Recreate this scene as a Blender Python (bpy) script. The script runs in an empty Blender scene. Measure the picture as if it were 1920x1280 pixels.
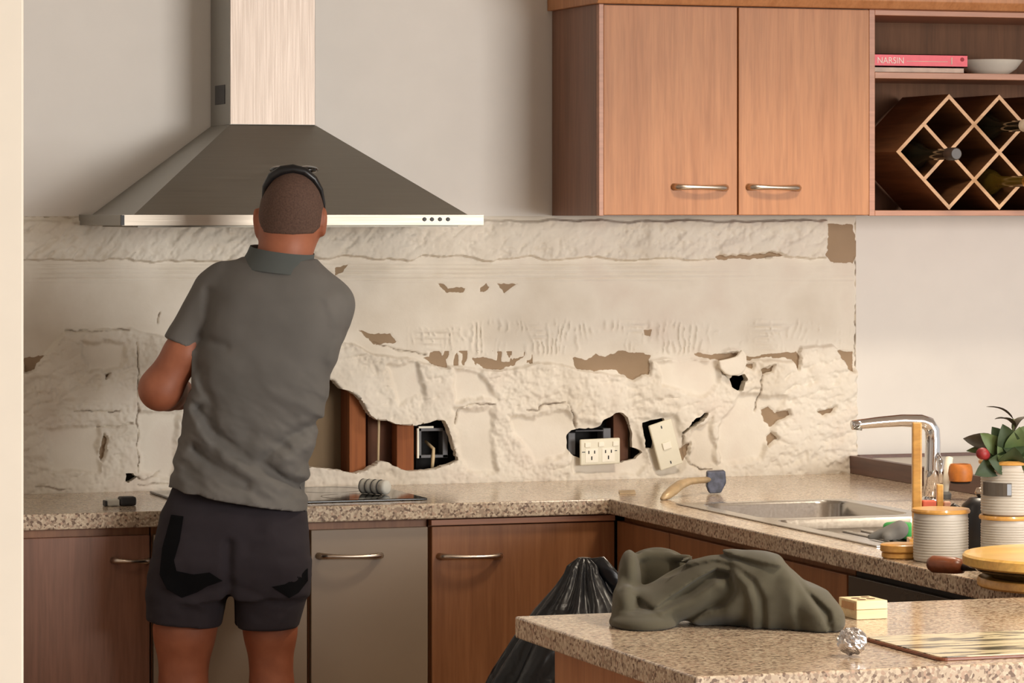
import bpy, math, random
import numpy as np
random.seed(7); rng = np.random.default_rng(7)
scn = bpy.context.scene
COL = scn.collection

# ------------------------------------------------------------------ camera
F = 6700.0; CXP = 960.0; HY = 400.0; TH = math.atan(2250 / F)
SN, CS = math.sin(TH), math.cos(TH)
FW = np.array([SN, CS, 0.0]); RT = np.array([CS, -SN, 0.0])
CAM = np.array([-2.263, -8.795, 1.61])
cd = bpy.data.cameras.new('camera'); cam = bpy.data.objects.new('camera', cd); COL.objects.link(cam)
cam.location = CAM; cam.rotation_euler = (math.pi / 2, 0, -TH)
cd.sensor_width = 36; cd.lens = F * 36 / 1920; cd.shift_y = -(640 - HY) / 1920; cd.clip_end = 60
scn.camera = cam
scn.view_settings.view_transform = 'Standard'; scn.view_settings.look = 'None'
scn.view_settings.exposure = 0.22; scn.view_settings.gamma = 1.0; scn.view_settings.use_curve_mapping = False
# ------------------------------------------------------------------ world and lights
w = bpy.data.worlds.new('world'); scn.world = w; w.use_nodes = True
w.node_tree.nodes['Background'].inputs[0].default_value = (1.0, 0.97, 0.93, 1)
w.node_tree.nodes['Background'].inputs[1].default_value = 0.6
def area(name, loc, target, sx, sy, power, col):
    l = bpy.data.lights.new(name, 'AREA'); l.shape = 'RECTANGLE'; l.size = sx; l.size_y = sy
    l.energy = power; l.color = col
    o = bpy.data.objects.new(name, l); COL.objects.link(o); o.location = loc
    d = np.array(target, float) - np.array(loc, float)
    from mathutils import Vector
    o.rotation_euler = Vector(d).to_track_quat('-Z', 'Y').to_euler()
    return o
area('window_fill', (3.9, -9.6, 1.75), (0.2, -0.3, 1.3), 3.6, 2.0, 450, (1.0, 0.97, 0.93))  # added front fill standing for an unseen window; no window is built
def spot(name, loc, power, col=(1.0, 0.86, 0.68), r=.13, ang=120):
    l = bpy.data.lights.new(name, 'SPOT'); l.energy = power; l.color = col; l.shadow_soft_size = r
    l.spot_size = math.radians(ang); l.spot_blend = .6
    o = bpy.data.objects.new(name, l); COL.objects.link(o); o.location = loc
    return o
DOWNLIGHTS = [(1.30, -1.35), (1.55, -2.60), (0.85, -3.9), (-0.9, -2.4)]
DPOW = [80, 75, 125, 14]
for (dx, dy), p in zip(DOWNLIGHTS, DPOW): spot('downlight_lamp', (dx, dy, 2.66), p)

# ------------------------------------------------------------------ coordinate helpers
def ray(x, y): return FW + RT * (x - CXP) / F + np.array([0, 0, 1.0]) * (HY - y) / F
def onY(x, y, Y): d = ray(x, y); return CAM + d * ((Y - CAM[1]) / d[1])
def onZ(x, y, Z): d = ray(x, y); return CAM + d * ((Z - CAM[2]) / d[2])
def V(x, y, wd): return np.array([(x - CXP) * wd / F, wd, CAM[2] + (HY - y) * wd / F])   # view-aligned frame (right, depth, up)
def v2w(P):
    P = np.asarray(P, float)
    out = CAM[None, :] * np.array([1, 1, 0]) + P[:, :1] * RT + P[:, 1:2] * FW
    out[:, 2] = P[:, 2]; return out
def projw(X, Y, Z):
    dx, dy = X - CAM[0], Y - CAM[1]; wd = dx * SN + dy * CS
    return CXP + F * (dx * CS - dy * SN) / wd, HY - F * (Z - CAM[2]) / wd

# ------------------------------------------------------------------ noise
def _hash(ix, iy, s):
    n = (ix.astype(np.int64) * 374761393 + iy.astype(np.int64) * 668265263 + s * 974634777) & 0xffffffff
    n = ((n ^ (n >> 13)) * 1274126177) & 0xffffffff
    return ((n ^ (n >> 16)) & 0xffff) / 65535.0
def vnoise(x, y, s=0):
    ix, iy = np.floor(x), np.floor(y); fx, fy = x - ix, y - iy
    fx = fx * fx * fx * (fx * (fx * 6 - 15) + 10); fy = fy * fy * fy * (fy * (fy * 6 - 15) + 10)
    a, b = _hash(ix, iy, s), _hash(ix + 1, iy, s); c, d = _hash(ix, iy + 1, s), _hash(ix + 1, iy + 1, s)
    return (a + (b - a) * fx) * (1 - fy) + (c + (d - c) * fx) * fy
def fbm(x, y, s=0, o=4):
    t = 0; a = .5
    for i in range(o):
        t = t + a * vnoise(x, y, s + i * 17); x = x * 2.03; y = y * 2.03; a *= .5
    return t / (1 - .5 ** o)
def ridged(x, y, s=0, o=3):
    t = 0; a = .5
    for i in range(o):
        t = t + a * (1 - np.abs(2 * vnoise(x, y, s + i * 13) - 1)); x = x * 2.1; y = y * 2.1; a *= .5
    return t / (1 - .5 ** o)
def sstep(a, b, x): t = np.clip((x - a) / (b - a), 0, 1); return t * t * (3 - 2 * t)
def polysd(px, py, poly):
    """signed distance (negative inside) and closest point"""
    P = np.asarray(poly, float); n = len(P)
    best = np.full(px.shape, 1e18); cxx = np.zeros(px.shape); cyy = np.zeros(px.shape); ins = np.zeros(px.shape, bool)
    for i in range(n):
        a, b = P[i], P[(i + 1) % n]; e = b - a
        t = np.clip(((px - a[0]) * e[0] + (py - a[1]) * e[1]) / (e @ e + 1e-12), 0, 1)
        qx, qy = a[0] + t * e[0], a[1] + t * e[1]; d = (px - qx) ** 2 + (py - qy) ** 2
        m = d < best; best = np.where(m, d, best); cxx = np.where(m, qx, cxx); cyy = np.where(m, qy, cyy)
        c = ((a[1] <= py) & (b[1] > py)) | ((b[1] <= py) & (a[1] > py))
        with np.errstate(divide='ignore', invalid='ignore'):
            xi = a[0] + (py - a[1]) / (e[1] if e[1] != 0 else 1e-9) * e[0]
        ins ^= c & (px < xi)
    d = np.sqrt(best); return np.where(ins, -d, d), cxx, cyy
def linesd(px, py, pts):
    best = np.full(px.shape, 1e18)
    for a, b in zip(pts[:-1], pts[1:]):
        ex, ey = b[0] - a[0], b[1] - a[1]
        t = np.clip(((px - a[0]) * ex + (py - a[1]) * ey) / (ex * ex + ey * ey + 1e-9), 0, 1)
        best = np.minimum(best, (px - a[0] - t * ex) ** 2 + (py - a[1] - t * ey) ** 2)
    return np.sqrt(best)

# ------------------------------------------------------------------ materials
def lin(c):
    out = []
    for v in c:
        v = v / 255.0; out.append(v / 12.92 if v <= .04045 else ((v + .055) / 1.055) ** 2.4)
    return tuple(out) + (1.0,)
MATS = {}
class NT:
    def __init__(s, name):
        s.m = bpy.data.materials.new(name); s.m.use_nodes = True; s.t = s.m.node_tree
        s.b = s.t.nodes['Principled BSDF']; MATS[name] = s.m
    def n(s, typ, **kw):
        nd = s.t.nodes.new(typ)
        for k, v in kw.items():
            if k in nd.inputs: nd.inputs[k].default_value = v
            else: setattr(nd, k, v)
        return nd
    def l(s, a, b): s.t.links.new(a, b)
    def coord(s, scale=(1, 1, 1), kind='Object', rot=(0, 0, 0)):
        tc = s.n('ShaderNodeTexCoord'); mp = s.n('ShaderNodeMapping'); mp.inputs['Scale'].default_value = scale
        mp.inputs['Rotation'].default_value = rot
        s.l(tc.outputs[kind], mp.inputs['Vector']); return mp.outputs['Vector']
    def ramp(s, fac, stops, interp='LINEAR'):
        r = s.n('ShaderNodeValToRGB'); r.color_ramp.interpolation = interp
        el = r.color_ramp.elements
        while len(el) < len(stops): el.new(.5)
        for e, (p, c) in zip(el, stops): e.position = p; e.color = c
        s.l(fac, r.inputs['Fac']); return r.outputs['Color']
    def mix(s, fac, a, b, blend='MIX'):
        mx = s.n('ShaderNodeMix', data_type='RGBA', blend_type=blend)
        if isinstance(fac, float): mx.inputs[0].default_value = fac
        else: s.l(fac, mx.inputs[0])
        for v, i in ((a, 6), (b, 7)):
            if isinstance(v, tuple): mx.inputs[i].default_value = v
            else: s.l(v, mx.inputs[i])
        return mx.outputs[2]
    def bump(s, h, strength=.3, dist=.002):
        b = s.n('ShaderNodeBump'); b.inputs['Strength'].default_value = strength; b.inputs['Distance'].default_value = dist
        s.l(h, b.inputs['Height']); s.l(b.outputs['Normal'], s.b.inputs['Normal'])
    def set(s, **kw):
        for k, v in kw.items():
            k = k.replace('_', ' ')
            if isinstance(v, (int, float, tuple)): s.b.inputs[k].default_value = v
            else: s.l(v, s.b.inputs[k])
        return s.m
def plain(name, c, rough=.5, metal=0.0, noise=0.06, scale=40, bump=0.0, **kw):
    t = NT(name); nz = t.n('ShaderNodeTexNoise', Scale=scale, Detail=3.0); t.l(t.coord(), nz.inputs['Vector'])
    base = lin(c); k = 1 - noise * 2; k2 = 1 + noise
    col = t.ramp(nz.outputs['Fac'], [(.3, tuple(v * k for v in base[:3]) + (1,)), (.7, tuple(min(1, v * k2) for v in base[:3]) + (1,))])
    t.set(Base_Color=col, Roughness=rough, Metallic=metal, **kw)
    if bump: t.bump(nz.outputs['Fac'], bump, .001)
    return t.m
def wood(name, c1, c2, rough=.42, axis='z', scale=1.0, coat=0.0):
    t = NT(name)
    sc = {'z': (26, 26, 1.6), 'x': (1.6, 26, 26), 'y': (26, 1.6, 26)}[axis]
    v = t.coord(tuple(a * scale for a in sc))
    n1 = t.n('ShaderNodeTexNoise', Scale=1.0, Detail=5.0, Roughness=.6, Distortion=.8); t.l(v, n1.inputs['Vector'])
    v2 = t.coord(tuple(a * scale * 6 for a in sc)); n2 = t.n('ShaderNodeTexNoise', Scale=1.0, Detail=2.0); t.l(v2, n2.inputs['Vector'])
    col = t.ramp(n1.outputs['Fac'], [(.32, lin(c2)), (.62, lin(c1))])
    col2 = t.ramp(n2.outputs['Fac'], [(.35, (.80, .78, .76, 1)), (.6, (1, 1, 1, 1))])
    t.set(Base_Color=t.mix(.6, col, col2, 'MULTIPLY'), Roughness=rough, Coat_Weight=coat)
    return t.m
def granite():
    t = NT('granite'); v = t.coord((1, 1, 1))
    vo = t.n('ShaderNodeTexVoronoi', Scale=200.0); t.l(v, vo.inputs['Vector'])
    wn = t.n('ShaderNodeSeparateColor'); t.l(vo.outputs['Color'], wn.inputs[0])
    col = t.ramp(wn.outputs[0], [(0, lin((130, 110, 96))), (.14, lin((174, 154, 134))), (.40, lin((208, 190, 166))), (.75, lin((224, 208, 184))), (.9, lin((196, 168, 146)))], 'CONSTANT')
    nz = t.n('ShaderNodeTexNoise', Scale=9.0, Detail=3.0); t.l(v, nz.inputs['Vector'])
    tint = t.ramp(nz.outputs['Fac'], [(.3, (.88, .86, .84, 1)), (.7, (1, 1, 1, 1))])
    t.set(Base_Color=t.mix(1.0, col, tint, 'MULTIPLY'), Roughness=.16, Specular_IOR_Level=.55)
    return t.m
def steel(name, c, rough=.3, sc=(1, 1, 160), aniso=0.0):
    t = NT(name); nz = t.n('ShaderNodeTexNoise', Scale=3.0, Detail=4.0); t.l(t.coord(sc), nz.inputs['Vector'])
    r = t.n('ShaderNodeMapRange'); r.inputs['To Min'].default_value = rough * .8; r.inputs['To Max'].default_value = rough * 1.25
    t.l(nz.outputs['Fac'], r.inputs['Value']); b = lin(c)
    col = t.ramp(nz.outputs['Fac'], [(.3, tuple(x * .9 for x in b[:3]) + (1,)), (.7, b)])
    t.set(Base_Color=col, Metallic=1.0, Roughness=r.outputs['Result'])
    return t.m
def plaster_mat():
    t = NT('plaster'); v = t.coord((1, 1, 1))
    a = t.n('ShaderNodeAttribute', attribute_name='tan'); b = t.n('ShaderNodeAttribute', attribute_name='crack')
    nz = t.n('ShaderNodeTexNoise', Scale=6.0, Detail=4.0); t.l(v, nz.inputs['Vector'])
    n2 = t.n('ShaderNodeTexNoise', Scale=160.0, Detail=3.0); t.l(v, n2.inputs['Vector'])
    base = t.ramp(nz.outputs['Fac'], [(.3, lin((216, 206, 190))), (.55, lin((230, 222, 208))), (.75, lin((222, 210, 196)))])
    tan = t.ramp(nz.outputs['Fac'], [(.35, lin((146, 124, 98))), (.65, lin((162, 138, 112)))])
    f1 = t.ramp(a.outputs['Fac'], [(.46, (0, 0, 0, 1)), (.54, (1, 1, 1, 1))])
    f2 = t.ramp(b.outputs['Fac'], [(.1, (0, 0, 0, 1)), (.9, (1, 1, 1, 1))])
    c = t.mix(f1, base, tan); c = t.mix(f2, c, lin((120, 98, 76)))  # shade of the crack grooves is also painted in as brown
    t.set(Base_Color=c, Roughness=.9); t.bump(n2.outputs['Fac'], .25, .0012)
    return t.m
def fabric(name, c, scale=900, rough=.95, bump=.2, var=.12, sheen=.15):
    t = NT(name); v = t.coord(); wv = t.n('ShaderNodeTexNoise', Scale=float(scale), Detail=2.0); t.l(v, wv.inputs['Vector'])
    nz = t.n('ShaderNodeTexNoise', Scale=7.0, Detail=3.0); t.l(v, nz.inputs['Vector'])
    b = lin(c); col = t.ramp(nz.outputs['Fac'], [(.3, tuple(x * (1 - var) for x in b[:3]) + (1,)), (.7, tuple(x * (1 + var) for x in b[:3]) + (1,))])
    t.set(Base_Color=col, Roughness=rough, Specular_IOR_Level=.15, Sheen_Weight=sheen, Sheen_Roughness=.5); t.bump(wv.outputs['Fac'], bump, .0006)
    return t.m
M = MATS
plain('paint', (226, 221, 214), .75, noise=.01, scale=12)
plain('cream_paint', (240, 232, 216), .7, noise=.01, scale=12)
plain('ceiling_paint', (206, 200, 190), .9, noise=.01)
plaster_mat(); granite()
wood('laminate', (190, 131, 86), (172, 113, 69), rough=.5)
wood('laminate_dark', (142, 98, 76), (122, 84, 64))
wood('laminate_base', (160, 108, 70), (138, 90, 56))
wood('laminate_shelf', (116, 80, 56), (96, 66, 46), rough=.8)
wood('laminate_edge', (186, 132, 104), (172, 120, 92), axis='x')
wood('ledge_wood', (108, 74, 62), (86, 58, 50), axis='y')
wood('rack_wood_shaded', (132, 88, 52), (104, 68, 40), axis='y', rough=.7); wood('rack_wood_lit', (214, 168, 118), (190, 144, 98), axis='x')  # one rack wood in two tones: slat faces darkened for shade, front edges lit
wood('stud_wood', (156, 92, 50), (120, 66, 36), rough=.8)
wood('bamboo', (228, 176, 96), (206, 150, 76), axis='x', coat=.2, rough=.35)
wood('bamboo_light', (240, 198, 112), (226, 176, 92), axis='x', coat=.25, rough=.3)
wood('handle_wood', (138, 78, 48), (104, 56, 34), axis='x', rough=.35)
wood('pale_wood', (246, 228, 184), (232, 206, 158), axis='x', rough=.5)
plain('hole_brown', (112, 84, 62), .8); plain('end_grain', (196, 150, 104), .6)
plain('taupe', (150, 132, 112), .38, noise=.02, scale=8); plain('appliance_dark', (66, 60, 54), .25, noise=.03)
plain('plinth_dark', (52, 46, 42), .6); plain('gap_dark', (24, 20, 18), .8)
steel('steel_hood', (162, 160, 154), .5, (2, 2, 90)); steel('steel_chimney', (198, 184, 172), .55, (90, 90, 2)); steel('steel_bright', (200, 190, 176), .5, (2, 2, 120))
steel('steel_sink', (200, 196, 190), .2, (60, 2, 60)); steel('handle_metal', (206, 192, 178), .28)
t = NT('chrome'); t.set(Base_Color=(.8, .8, .82, 1), Metallic=1.0, Roughness=.06)
plain('black_plastic', (22, 22, 24), .35); plain('black_gloss', (12, 12, 13), .12, noise=.02)
t = NT('bag_plastic'); nz = t.n('ShaderNodeTexNoise', Scale=9.0, Detail=3.0, Distortion=1.2); t.l(t.coord(), nz.inputs['Vector'])
t.set(Base_Color=(.008, .008, .009, 1), Roughness=.28, Specular_IOR_Level=.3); t.bump(nz.outputs['Fac'], .5, .02)
plain('cooktop_glass', (20, 19, 18), .08, noise=.02)
plain('white_plastic', (232, 226, 204), .35, noise=.01); plain('white_button', (246, 240, 222), .3, noise=.01)
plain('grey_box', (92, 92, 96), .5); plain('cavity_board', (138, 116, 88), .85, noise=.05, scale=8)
plain('brown_board', (104, 66, 44), .8, noise=.12, scale=14)
plain('cable_beige', (214, 190, 150), .5); plain('ceramic', (192, 186, 176), .4, noise=.02); plain('ceramic_white', (226, 220, 206), .3, noise=.02)
plain('label_plate', (120, 114, 106), .3, .7); plain('pink_cover', (232, 74, 92), .4, noise=.05); plain('pale_cover', (206, 178, 158), .5, noise=.12, scale=30)
plain('white_ink', (244, 226, 216), .6, noise=.01); plain('paper', (226, 212, 190), .8); plain('red_ink', (150, 20, 36), .6)
t = NT('bottle_glass'); t.set(Base_Color=(.012, .014, .009, 1), Roughness=.08, Coat_Weight=.5)
plain('gold_foil', (206, 160, 78), .3, .85); plain('cap_white', (238, 228, 210), .4)
plain('amber_glass', (92, 74, 24), .15); plain('cap_dark', (58, 50, 46), .4)
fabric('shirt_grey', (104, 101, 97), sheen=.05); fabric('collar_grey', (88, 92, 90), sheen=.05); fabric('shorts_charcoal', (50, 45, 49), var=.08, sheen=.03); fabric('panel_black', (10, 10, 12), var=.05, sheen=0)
fabric('jacket_olive', (80, 76, 63), scale=700, var=.06, sheen=.12); fabric('sponge_green', (70, 160, 84), scale=300); fabric('cloth_grey', (112, 110, 106), scale=300); fabric('boot_tan', (120, 88, 56))
t = NT('skin'); nz = t.n('ShaderNodeTexNoise', Scale=14.0, Detail=4.0); t.l(t.coord(), nz.inputs['Vector'])
t.set(Base_Color=t.ramp(nz.outputs['Fac'], [(.3, lin((138, 78, 52))), (.7, lin((168, 102, 72)))]), Roughness=.55, Subsurface_Weight=.0)
plain('stubble_hair', (92, 68, 56), .85, noise=.16, scale=260, bump=.5)
plain('leaf_green', (46, 66, 36), .6, noise=.2, scale=30); plain('leaf_dark', (70, 62, 48), .6, noise=.2, scale=30); plain('leaf_light', (88, 108, 64), .6, noise=.15, scale=30); plain('bud_red', (140, 36, 40), .5, noise=.2, scale=60); plain('stem_green', (86, 92, 54), .6)
plain('orange_wood', (190, 112, 40), .5, noise=.15, scale=40); plain('coral', (226, 108, 82), .6); plain('pink_soft', (236, 178, 156), .6)
plain('band_dark', (46, 46, 48), .5); plain('roll_white', (206, 204, 194), .6, noise=.05); plain('steel_dull', (150, 144, 132), .45, .6)
plain('blue_grey', (70, 74, 92), .45, noise=.35, scale=60); plain('trowel_tan', (190, 164, 126), .4, .2, noise=.1)
t = NT('foil'); t.set(Base_Color=(.62, .6, .6, 1), Metallic=1.0, Roughness=.25)
t = NT('marble_print'); v = t.coord((3.0, 16, 1)); nz = t.n('ShaderNodeTexNoise', Scale=1.6, Detail=5.0, Distortion=1.6); t.l(v, nz.inputs['Vector'])
t.set(Base_Color=t.ramp(nz.outputs['Fac'], [(.36, lin((58, 54, 42))), (.44, lin((130, 122, 98))), (.48, lin((228, 214, 176))), (.62, lin((240, 226, 188))), (.7, lin((170, 156, 124)))]), Roughness=.15)
wood('floor_wood', (150, 112, 80), (124, 92, 64), axis='x', scale=.6)

# ------------------------------------------------------------------ object helpers
ORG = {}
class MB:
    def __init__(s): s.v = []; s.f = []; s.n = 0
    def add(s, v, f):
        v = np.asarray(v, float).reshape(-1, 3); s.v.append(v); s.f += [tuple(int(i) + s.n for i in q) for q in f]; s.n += len(v); return s
    def box(s, x0, x1, y0, y1, z0, z1):
        x0, x1 = sorted((x0, x1)); y0, y1 = sorted((y0, y1)); z0, z1 = sorted((z0, z1))
        v = [(x, y, z) for z in (z0, z1) for y in (y0, y1) for x in (x0, x1)]
        return s.add(v, [(0, 2, 3, 1), (4, 5, 7, 6), (0, 1, 5, 4), (2, 6, 7, 3), (0, 4, 6, 2), (1, 3, 7, 5)])
    def hexa(s, b, t): return s.add(list(b) + list(t), [(3, 2, 1, 0), (4, 5, 6, 7), (0, 1, 5, 4), (1, 2, 6, 5), (2, 3, 7, 6), (3, 0, 4, 7)])
    def rings(s, R, cap0=True, cap1=True, closed=True):
        R = np.asarray(R, float); m, k = R.shape[:2]; f = []
        for i in range(m - 1):
            for j in range(k if closed else k - 1):
                a, b = i * k + j, i * k + (j + 1) % k; f.append((a, b, b + k, a + k))
        if cap0: f.append(tuple(range(k - 1, -1, -1)))
        if cap1: f.append(tuple((m - 1) * k + j for j in range(k)))
        return s.add(R.reshape(-1, 3), f)
    def lathe(s, prof, c=(0, 0, 0), n=32, ax='z', cap0=True, cap1=True, sy=1.0):
        a = np.linspace(0, 2 * math.pi, n, endpoint=False); R = []
        for r, h in prof:
            x, y, z = r * np.cos(a), r * np.sin(a) * sy, np.full(n, h)
            if ax == 'y': x, y, z = x, z, -y
            if ax == 'x': x, y, z = z, x, y
            R.append(np.stack([x + c[0], y + c[1], z + c[2]], 1))
        return s.rings(R, cap0, cap1)
    def tube(s, pts, rad, n=10, sx=1.0, up=None):
        P = np.asarray(pts, float); m = len(P); rad = np.broadcast_to(np.asarray(rad, float), (m,))
        T = np.gradient(P, axis=0); T /= np.linalg.norm(T, axis=1)[:, None] + 1e-12
        u = np.array(up if up is not None else ((0, 0, 1) if abs(T[0][2]) < .9 else (1, 0, 0)), float)
        a = np.linspace(0, 2 * math.pi, n, endpoint=False); R = []
        for i in range(m):
            u = u - T[i] * (u @ T[i]); u /= np.linalg.norm(u); b = np.cross(T[i], u)
            R.append(P[i] + rad[i] * (np.cos(a)[:, None] * b * sx + np.sin(a)[:, None] * u))
        return s.rings(R)
    def prism(s, poly, d0, d1, plane='xy'):
        k = len(poly); f = [tuple(range(k - 1, -1, -1)), tuple(range(k, 2 * k))] + [(i, (i + 1) % k, k + (i + 1) % k, k + i) for i in range(k)]
        def q(p, d): return {'xy': (p[0], p[1], d), 'xz': (p[0], d, p[1]), 'yz': (d, p[0], p[1])}[plane]
        return s.add([q(p, d0) for p in poly] + [q(p, d1) for p in poly], f)
    def rot(s, ax, ang, c):
        from mathutils import Matrix
        Rm = np.array(Matrix.Rotation(ang, 3, ax)); c = np.array(c, float); s.v = [(v - c) @ Rm.T + c for v in s.v]; return s
def tag(o, label, cat=None, group=None, kind=None):
    if label: o['label'] = label
    if cat: o['category'] = cat
    if group: o['group'] = group
    if kind: o['kind'] = kind
    return o
def thing(name, loc, label, cat, group=None):
    o = bpy.data.objects.new(name, None); COL.objects.link(o); o.location = loc; o.empty_display_size = .05
    ORG[o] = np.array(loc, float); return tag(o, label, cat, group)
def obj(name, mb, mat, parent=None, bevel=0.0, smooth=False, seg=2, label=None, fixn=True, org=None):
    v = np.concatenate(mb.v); 
    if parent is not None: o0 = ORG[parent]
    elif org is not None: o0 = np.array(org, float)
    else: o0 = np.array([(v[:, 0].min() + v[:, 0].max()) / 2, (v[:, 1].min() + v[:, 1].max()) / 2, v[:, 2].min()])
    me = bpy.data.meshes.new(name); me.from_pydata((v - o0).tolist(), [], mb.f)
    if fixn:
        import bmesh
        bm = bmesh.new(); bm.from_mesh(me); bmesh.ops.recalc_face_normals(bm, faces=bm.faces); bm.to_mesh(me); bm.free()
    me.materials.append(M[mat]); o = bpy.data.objects.new(name, me); COL.objects.link(o); ORG[o] = o0
    if parent is not None: o.parent = parent
    else: o.location = o0
    if smooth is True: me.polygons.foreach_set('use_smooth', [True] * len(me.polygons))
    elif smooth: 
        me.polygons.foreach_set('use_smooth', [True] * len(me.polygons)); me.set_sharp_from_angle(angle=math.radians(smooth))
    if bevel:
        b = o.modifiers.new('bevel', 'BEVEL'); b.width = bevel; b.segments = seg; b.limit_method = 'ANGLE'
    if label: o['label'] = label
    return o
def struct(name, mb, mat, **kw): o = obj(name, mb, mat, **kw); o['kind'] = 'structure'; return o

# ------------------------------------------------------------------ implicit surfaces
class Field:
    def __init__(s, lo, hi, h):
        s.lo = np.array(lo, float); s.h = h; s.n = np.ceil((np.array(hi) - s.lo) / h).astype(int) + 1
        s.D = np.full(s.n, 1.0, np.float32)
        s.ax = [(s.lo[i] + h * np.arange(s.n[i])).astype(np.float32) for i in range(3)]
    def sub(s, lo, hi):
        i0 = [max(0, int(math.floor((lo[i] - s.lo[i]) / s.h))) for i in range(3)]; i1 = [min(s.n[i], int(math.ceil((hi[i] - s.lo[i]) / s.h)) + 1) for i in range(3)]
        sl = tuple(slice(a, max(a, b)) for a, b in zip(i0, i1))
        return sl, s.ax[0][sl[0]][:, None, None], s.ax[1][sl[1]][None, :, None], s.ax[2][sl[2]][None, None, :]
    def put(s, fn, lo, hi, k):
        sl, x, y, z = s.sub(lo, hi)
        if min(len(s.D[sl]), *s.D[sl].shape) == 0: return
        b = fn(x, y, z); a = s.D[sl]
        if k > 0:
            t = np.clip(.5 + .5 * (b - a) / k, 0, 1); s.D[sl] = b * (1 - t) + a * t - k * t * (1 - t)
        else: s.D[sl] = np.minimum(a, b)
    def cap(s, a, b, ra, rb, k=.02, sy=1.0):
        a, b = np.array(a, float), np.array(b, float); m = max(ra, rb) * max(1, 1 / sy if sy else 1) + k + 2 * s.h; e = b - a; L = e @ e + 1e-12
        def fn(x, y, z):
            t = np.clip(((x - a[0]) * e[0] + (y - a[1]) * e[1] + (z - a[2]) * e[2]) / L, 0, 1)
            return np.sqrt((x - a[0] - t * e[0]) ** 2 + ((y - a[1] - t * e[1]) * sy) ** 2 + (z - a[2] - t * e[2]) ** 2) - (ra + (rb - ra) * t)
        s.put(fn, np.minimum(a, b) - m, np.maximum(a, b) + m, k)
    def chain(s, P, R, k=.02, sy=1.0):
        if np.isscalar(R): R = [R] * len(P)
        for i in range(len(P) - 1): s.cap(P[i], P[i + 1], R[i], R[i + 1], k, sy)
    def ell(s, c, r, k=.02):
        c, r = np.array(c, float), np.array(r, float); m = r + k + 2 * s.h
        def fn(x, y, z):
            X, Y, Z = x - c[0], y - c[1], z - c[2]
            k0 = np.sqrt((X / r[0]) ** 2 + (Y / r[1]) ** 2 + (Z / r[2]) ** 2); k1 = np.sqrt((X / r[0] ** 2) ** 2 + (Y / r[1] ** 2) ** 2 + (Z / r[2] ** 2) ** 2)
            return k0 * (k0 - 1) / (k1 + 1e-9)
        s.put(fn, c - m, c + m, k)
    def loft(s, rows, k=.02, p=2.4):
        """rows: (z, cx, cy, rx, ry) sorted by z"""
        R = np.array(sorted(rows)); z0, z1 = R[0, 0], R[-1, 0]; m = k + .03
        zz = np.linspace(z0, z1, 120); cols = [np.interp(zz, R[:, 0], R[:, i]) for i in range(1, 5)]
        ker = np.hanning(15); ker /= ker.sum(); cols = [np.convolve(np.pad(c, 7, mode='edge'), ker, 'valid') for c in cols]
        def fn(x, y, z):
            zc = z.ravel(); cx, cy, rx, ry = [np.interp(zc, zz, c)[None, None, :] for c in cols]
            q = (np.abs((x - cx) / rx) ** p + np.abs((y - cy) / ry) ** p) ** (1 / p)
            d = (q - 1) * np.minimum(rx, ry); return np.maximum(d, np.maximum(z0 - z, z - z1))
        s.put(fn, (R[:, 1].min() - R[:, 3].max() - m, R[:, 2].min() - R[:, 4].max() - m, z0 - m), (R[:, 1].max() + R[:, 3].max() + m, R[:, 2].max() + R[:, 4].max() + m, z1 + m), k)
    def grids(s): return s.ax[0][:, None, None], s.ax[1][None, :, None], s.ax[2][None, None, :]
    def mesh(s):
        D = s.D; ins = D < 0; n = np.array(D.shape)
        acc = np.zeros(tuple(n - 1) + (3,), np.float32); cnt = np.zeros(tuple(n - 1), np.int8)
        C = {}
        for dx in (0, 1):
            for dy in (0, 1):
                for dz in (0, 1): C[dx, dy, dz] = (slice(dx, n[0] - 1 + dx), slice(dy, n[1] - 1 + dy), slice(dz, n[2] - 1 + dz))
        any_in = np.zeros(tuple(n - 1), bool); all_in = np.ones(tuple(n - 1), bool)
        for sl in C.values(): any_in |= ins[sl]; all_in &= ins[sl]
        mixed = any_in & ~all_in; I = np.argwhere(mixed); vid = np.full(mixed.shape, -1, np.int64); vid[mixed] = np.arange(len(I))
        P = np.zeros((len(I), 3)); c = np.zeros(len(I))
        for ax in range(3):
            for o1 in (0, 1):
                for o2 in (0, 1):
                    off = [o1, o2]; off.insert(ax, 0); a = I + off; b = a.copy(); b[:, ax] += 1
                    va, vb = D[tuple(a.T)], D[tuple(b.T)]; m = (va < 0) != (vb < 0); t = va / (va - vb + 1e-20)
                    q = a.astype(float); q[:, ax] += t; P[m] += q[m]; c[m] += 1
        P = P / c[:, None] * s.h + s.lo
        Fc = []
        for ax in range(3):
            a = ins[tuple(slice(0, -1) if i == ax else slice(1, -1) for i in range(3))]; b = ins[tuple(slice(1, None) if i == ax else slice(1, -1) for i in range(3))]
            for m, flip in ((a & ~b, False), (b & ~a, True)):
                E = np.argwhere(m); 
                if not len(E): continue
                o = [i for i in range(3) if i != ax]; E = E.copy(); E[:, o[0]] += 1; E[:, o[1]] += 1
                q = []
                for d0, d1 in ((-1, -1), (0, -1), (0, 0), (-1, 0)):
                    e = E.copy(); e[:, o[0]] += d0; e[:, o[1]] += d1; q.append(vid[tuple(e.T)])
                q = np.stack(q, 1); fl = flip ^ (ax == 1)
                Fc.append(q[:, ::-1] if fl else q)
        return P, np.concatenate(Fc)
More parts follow.
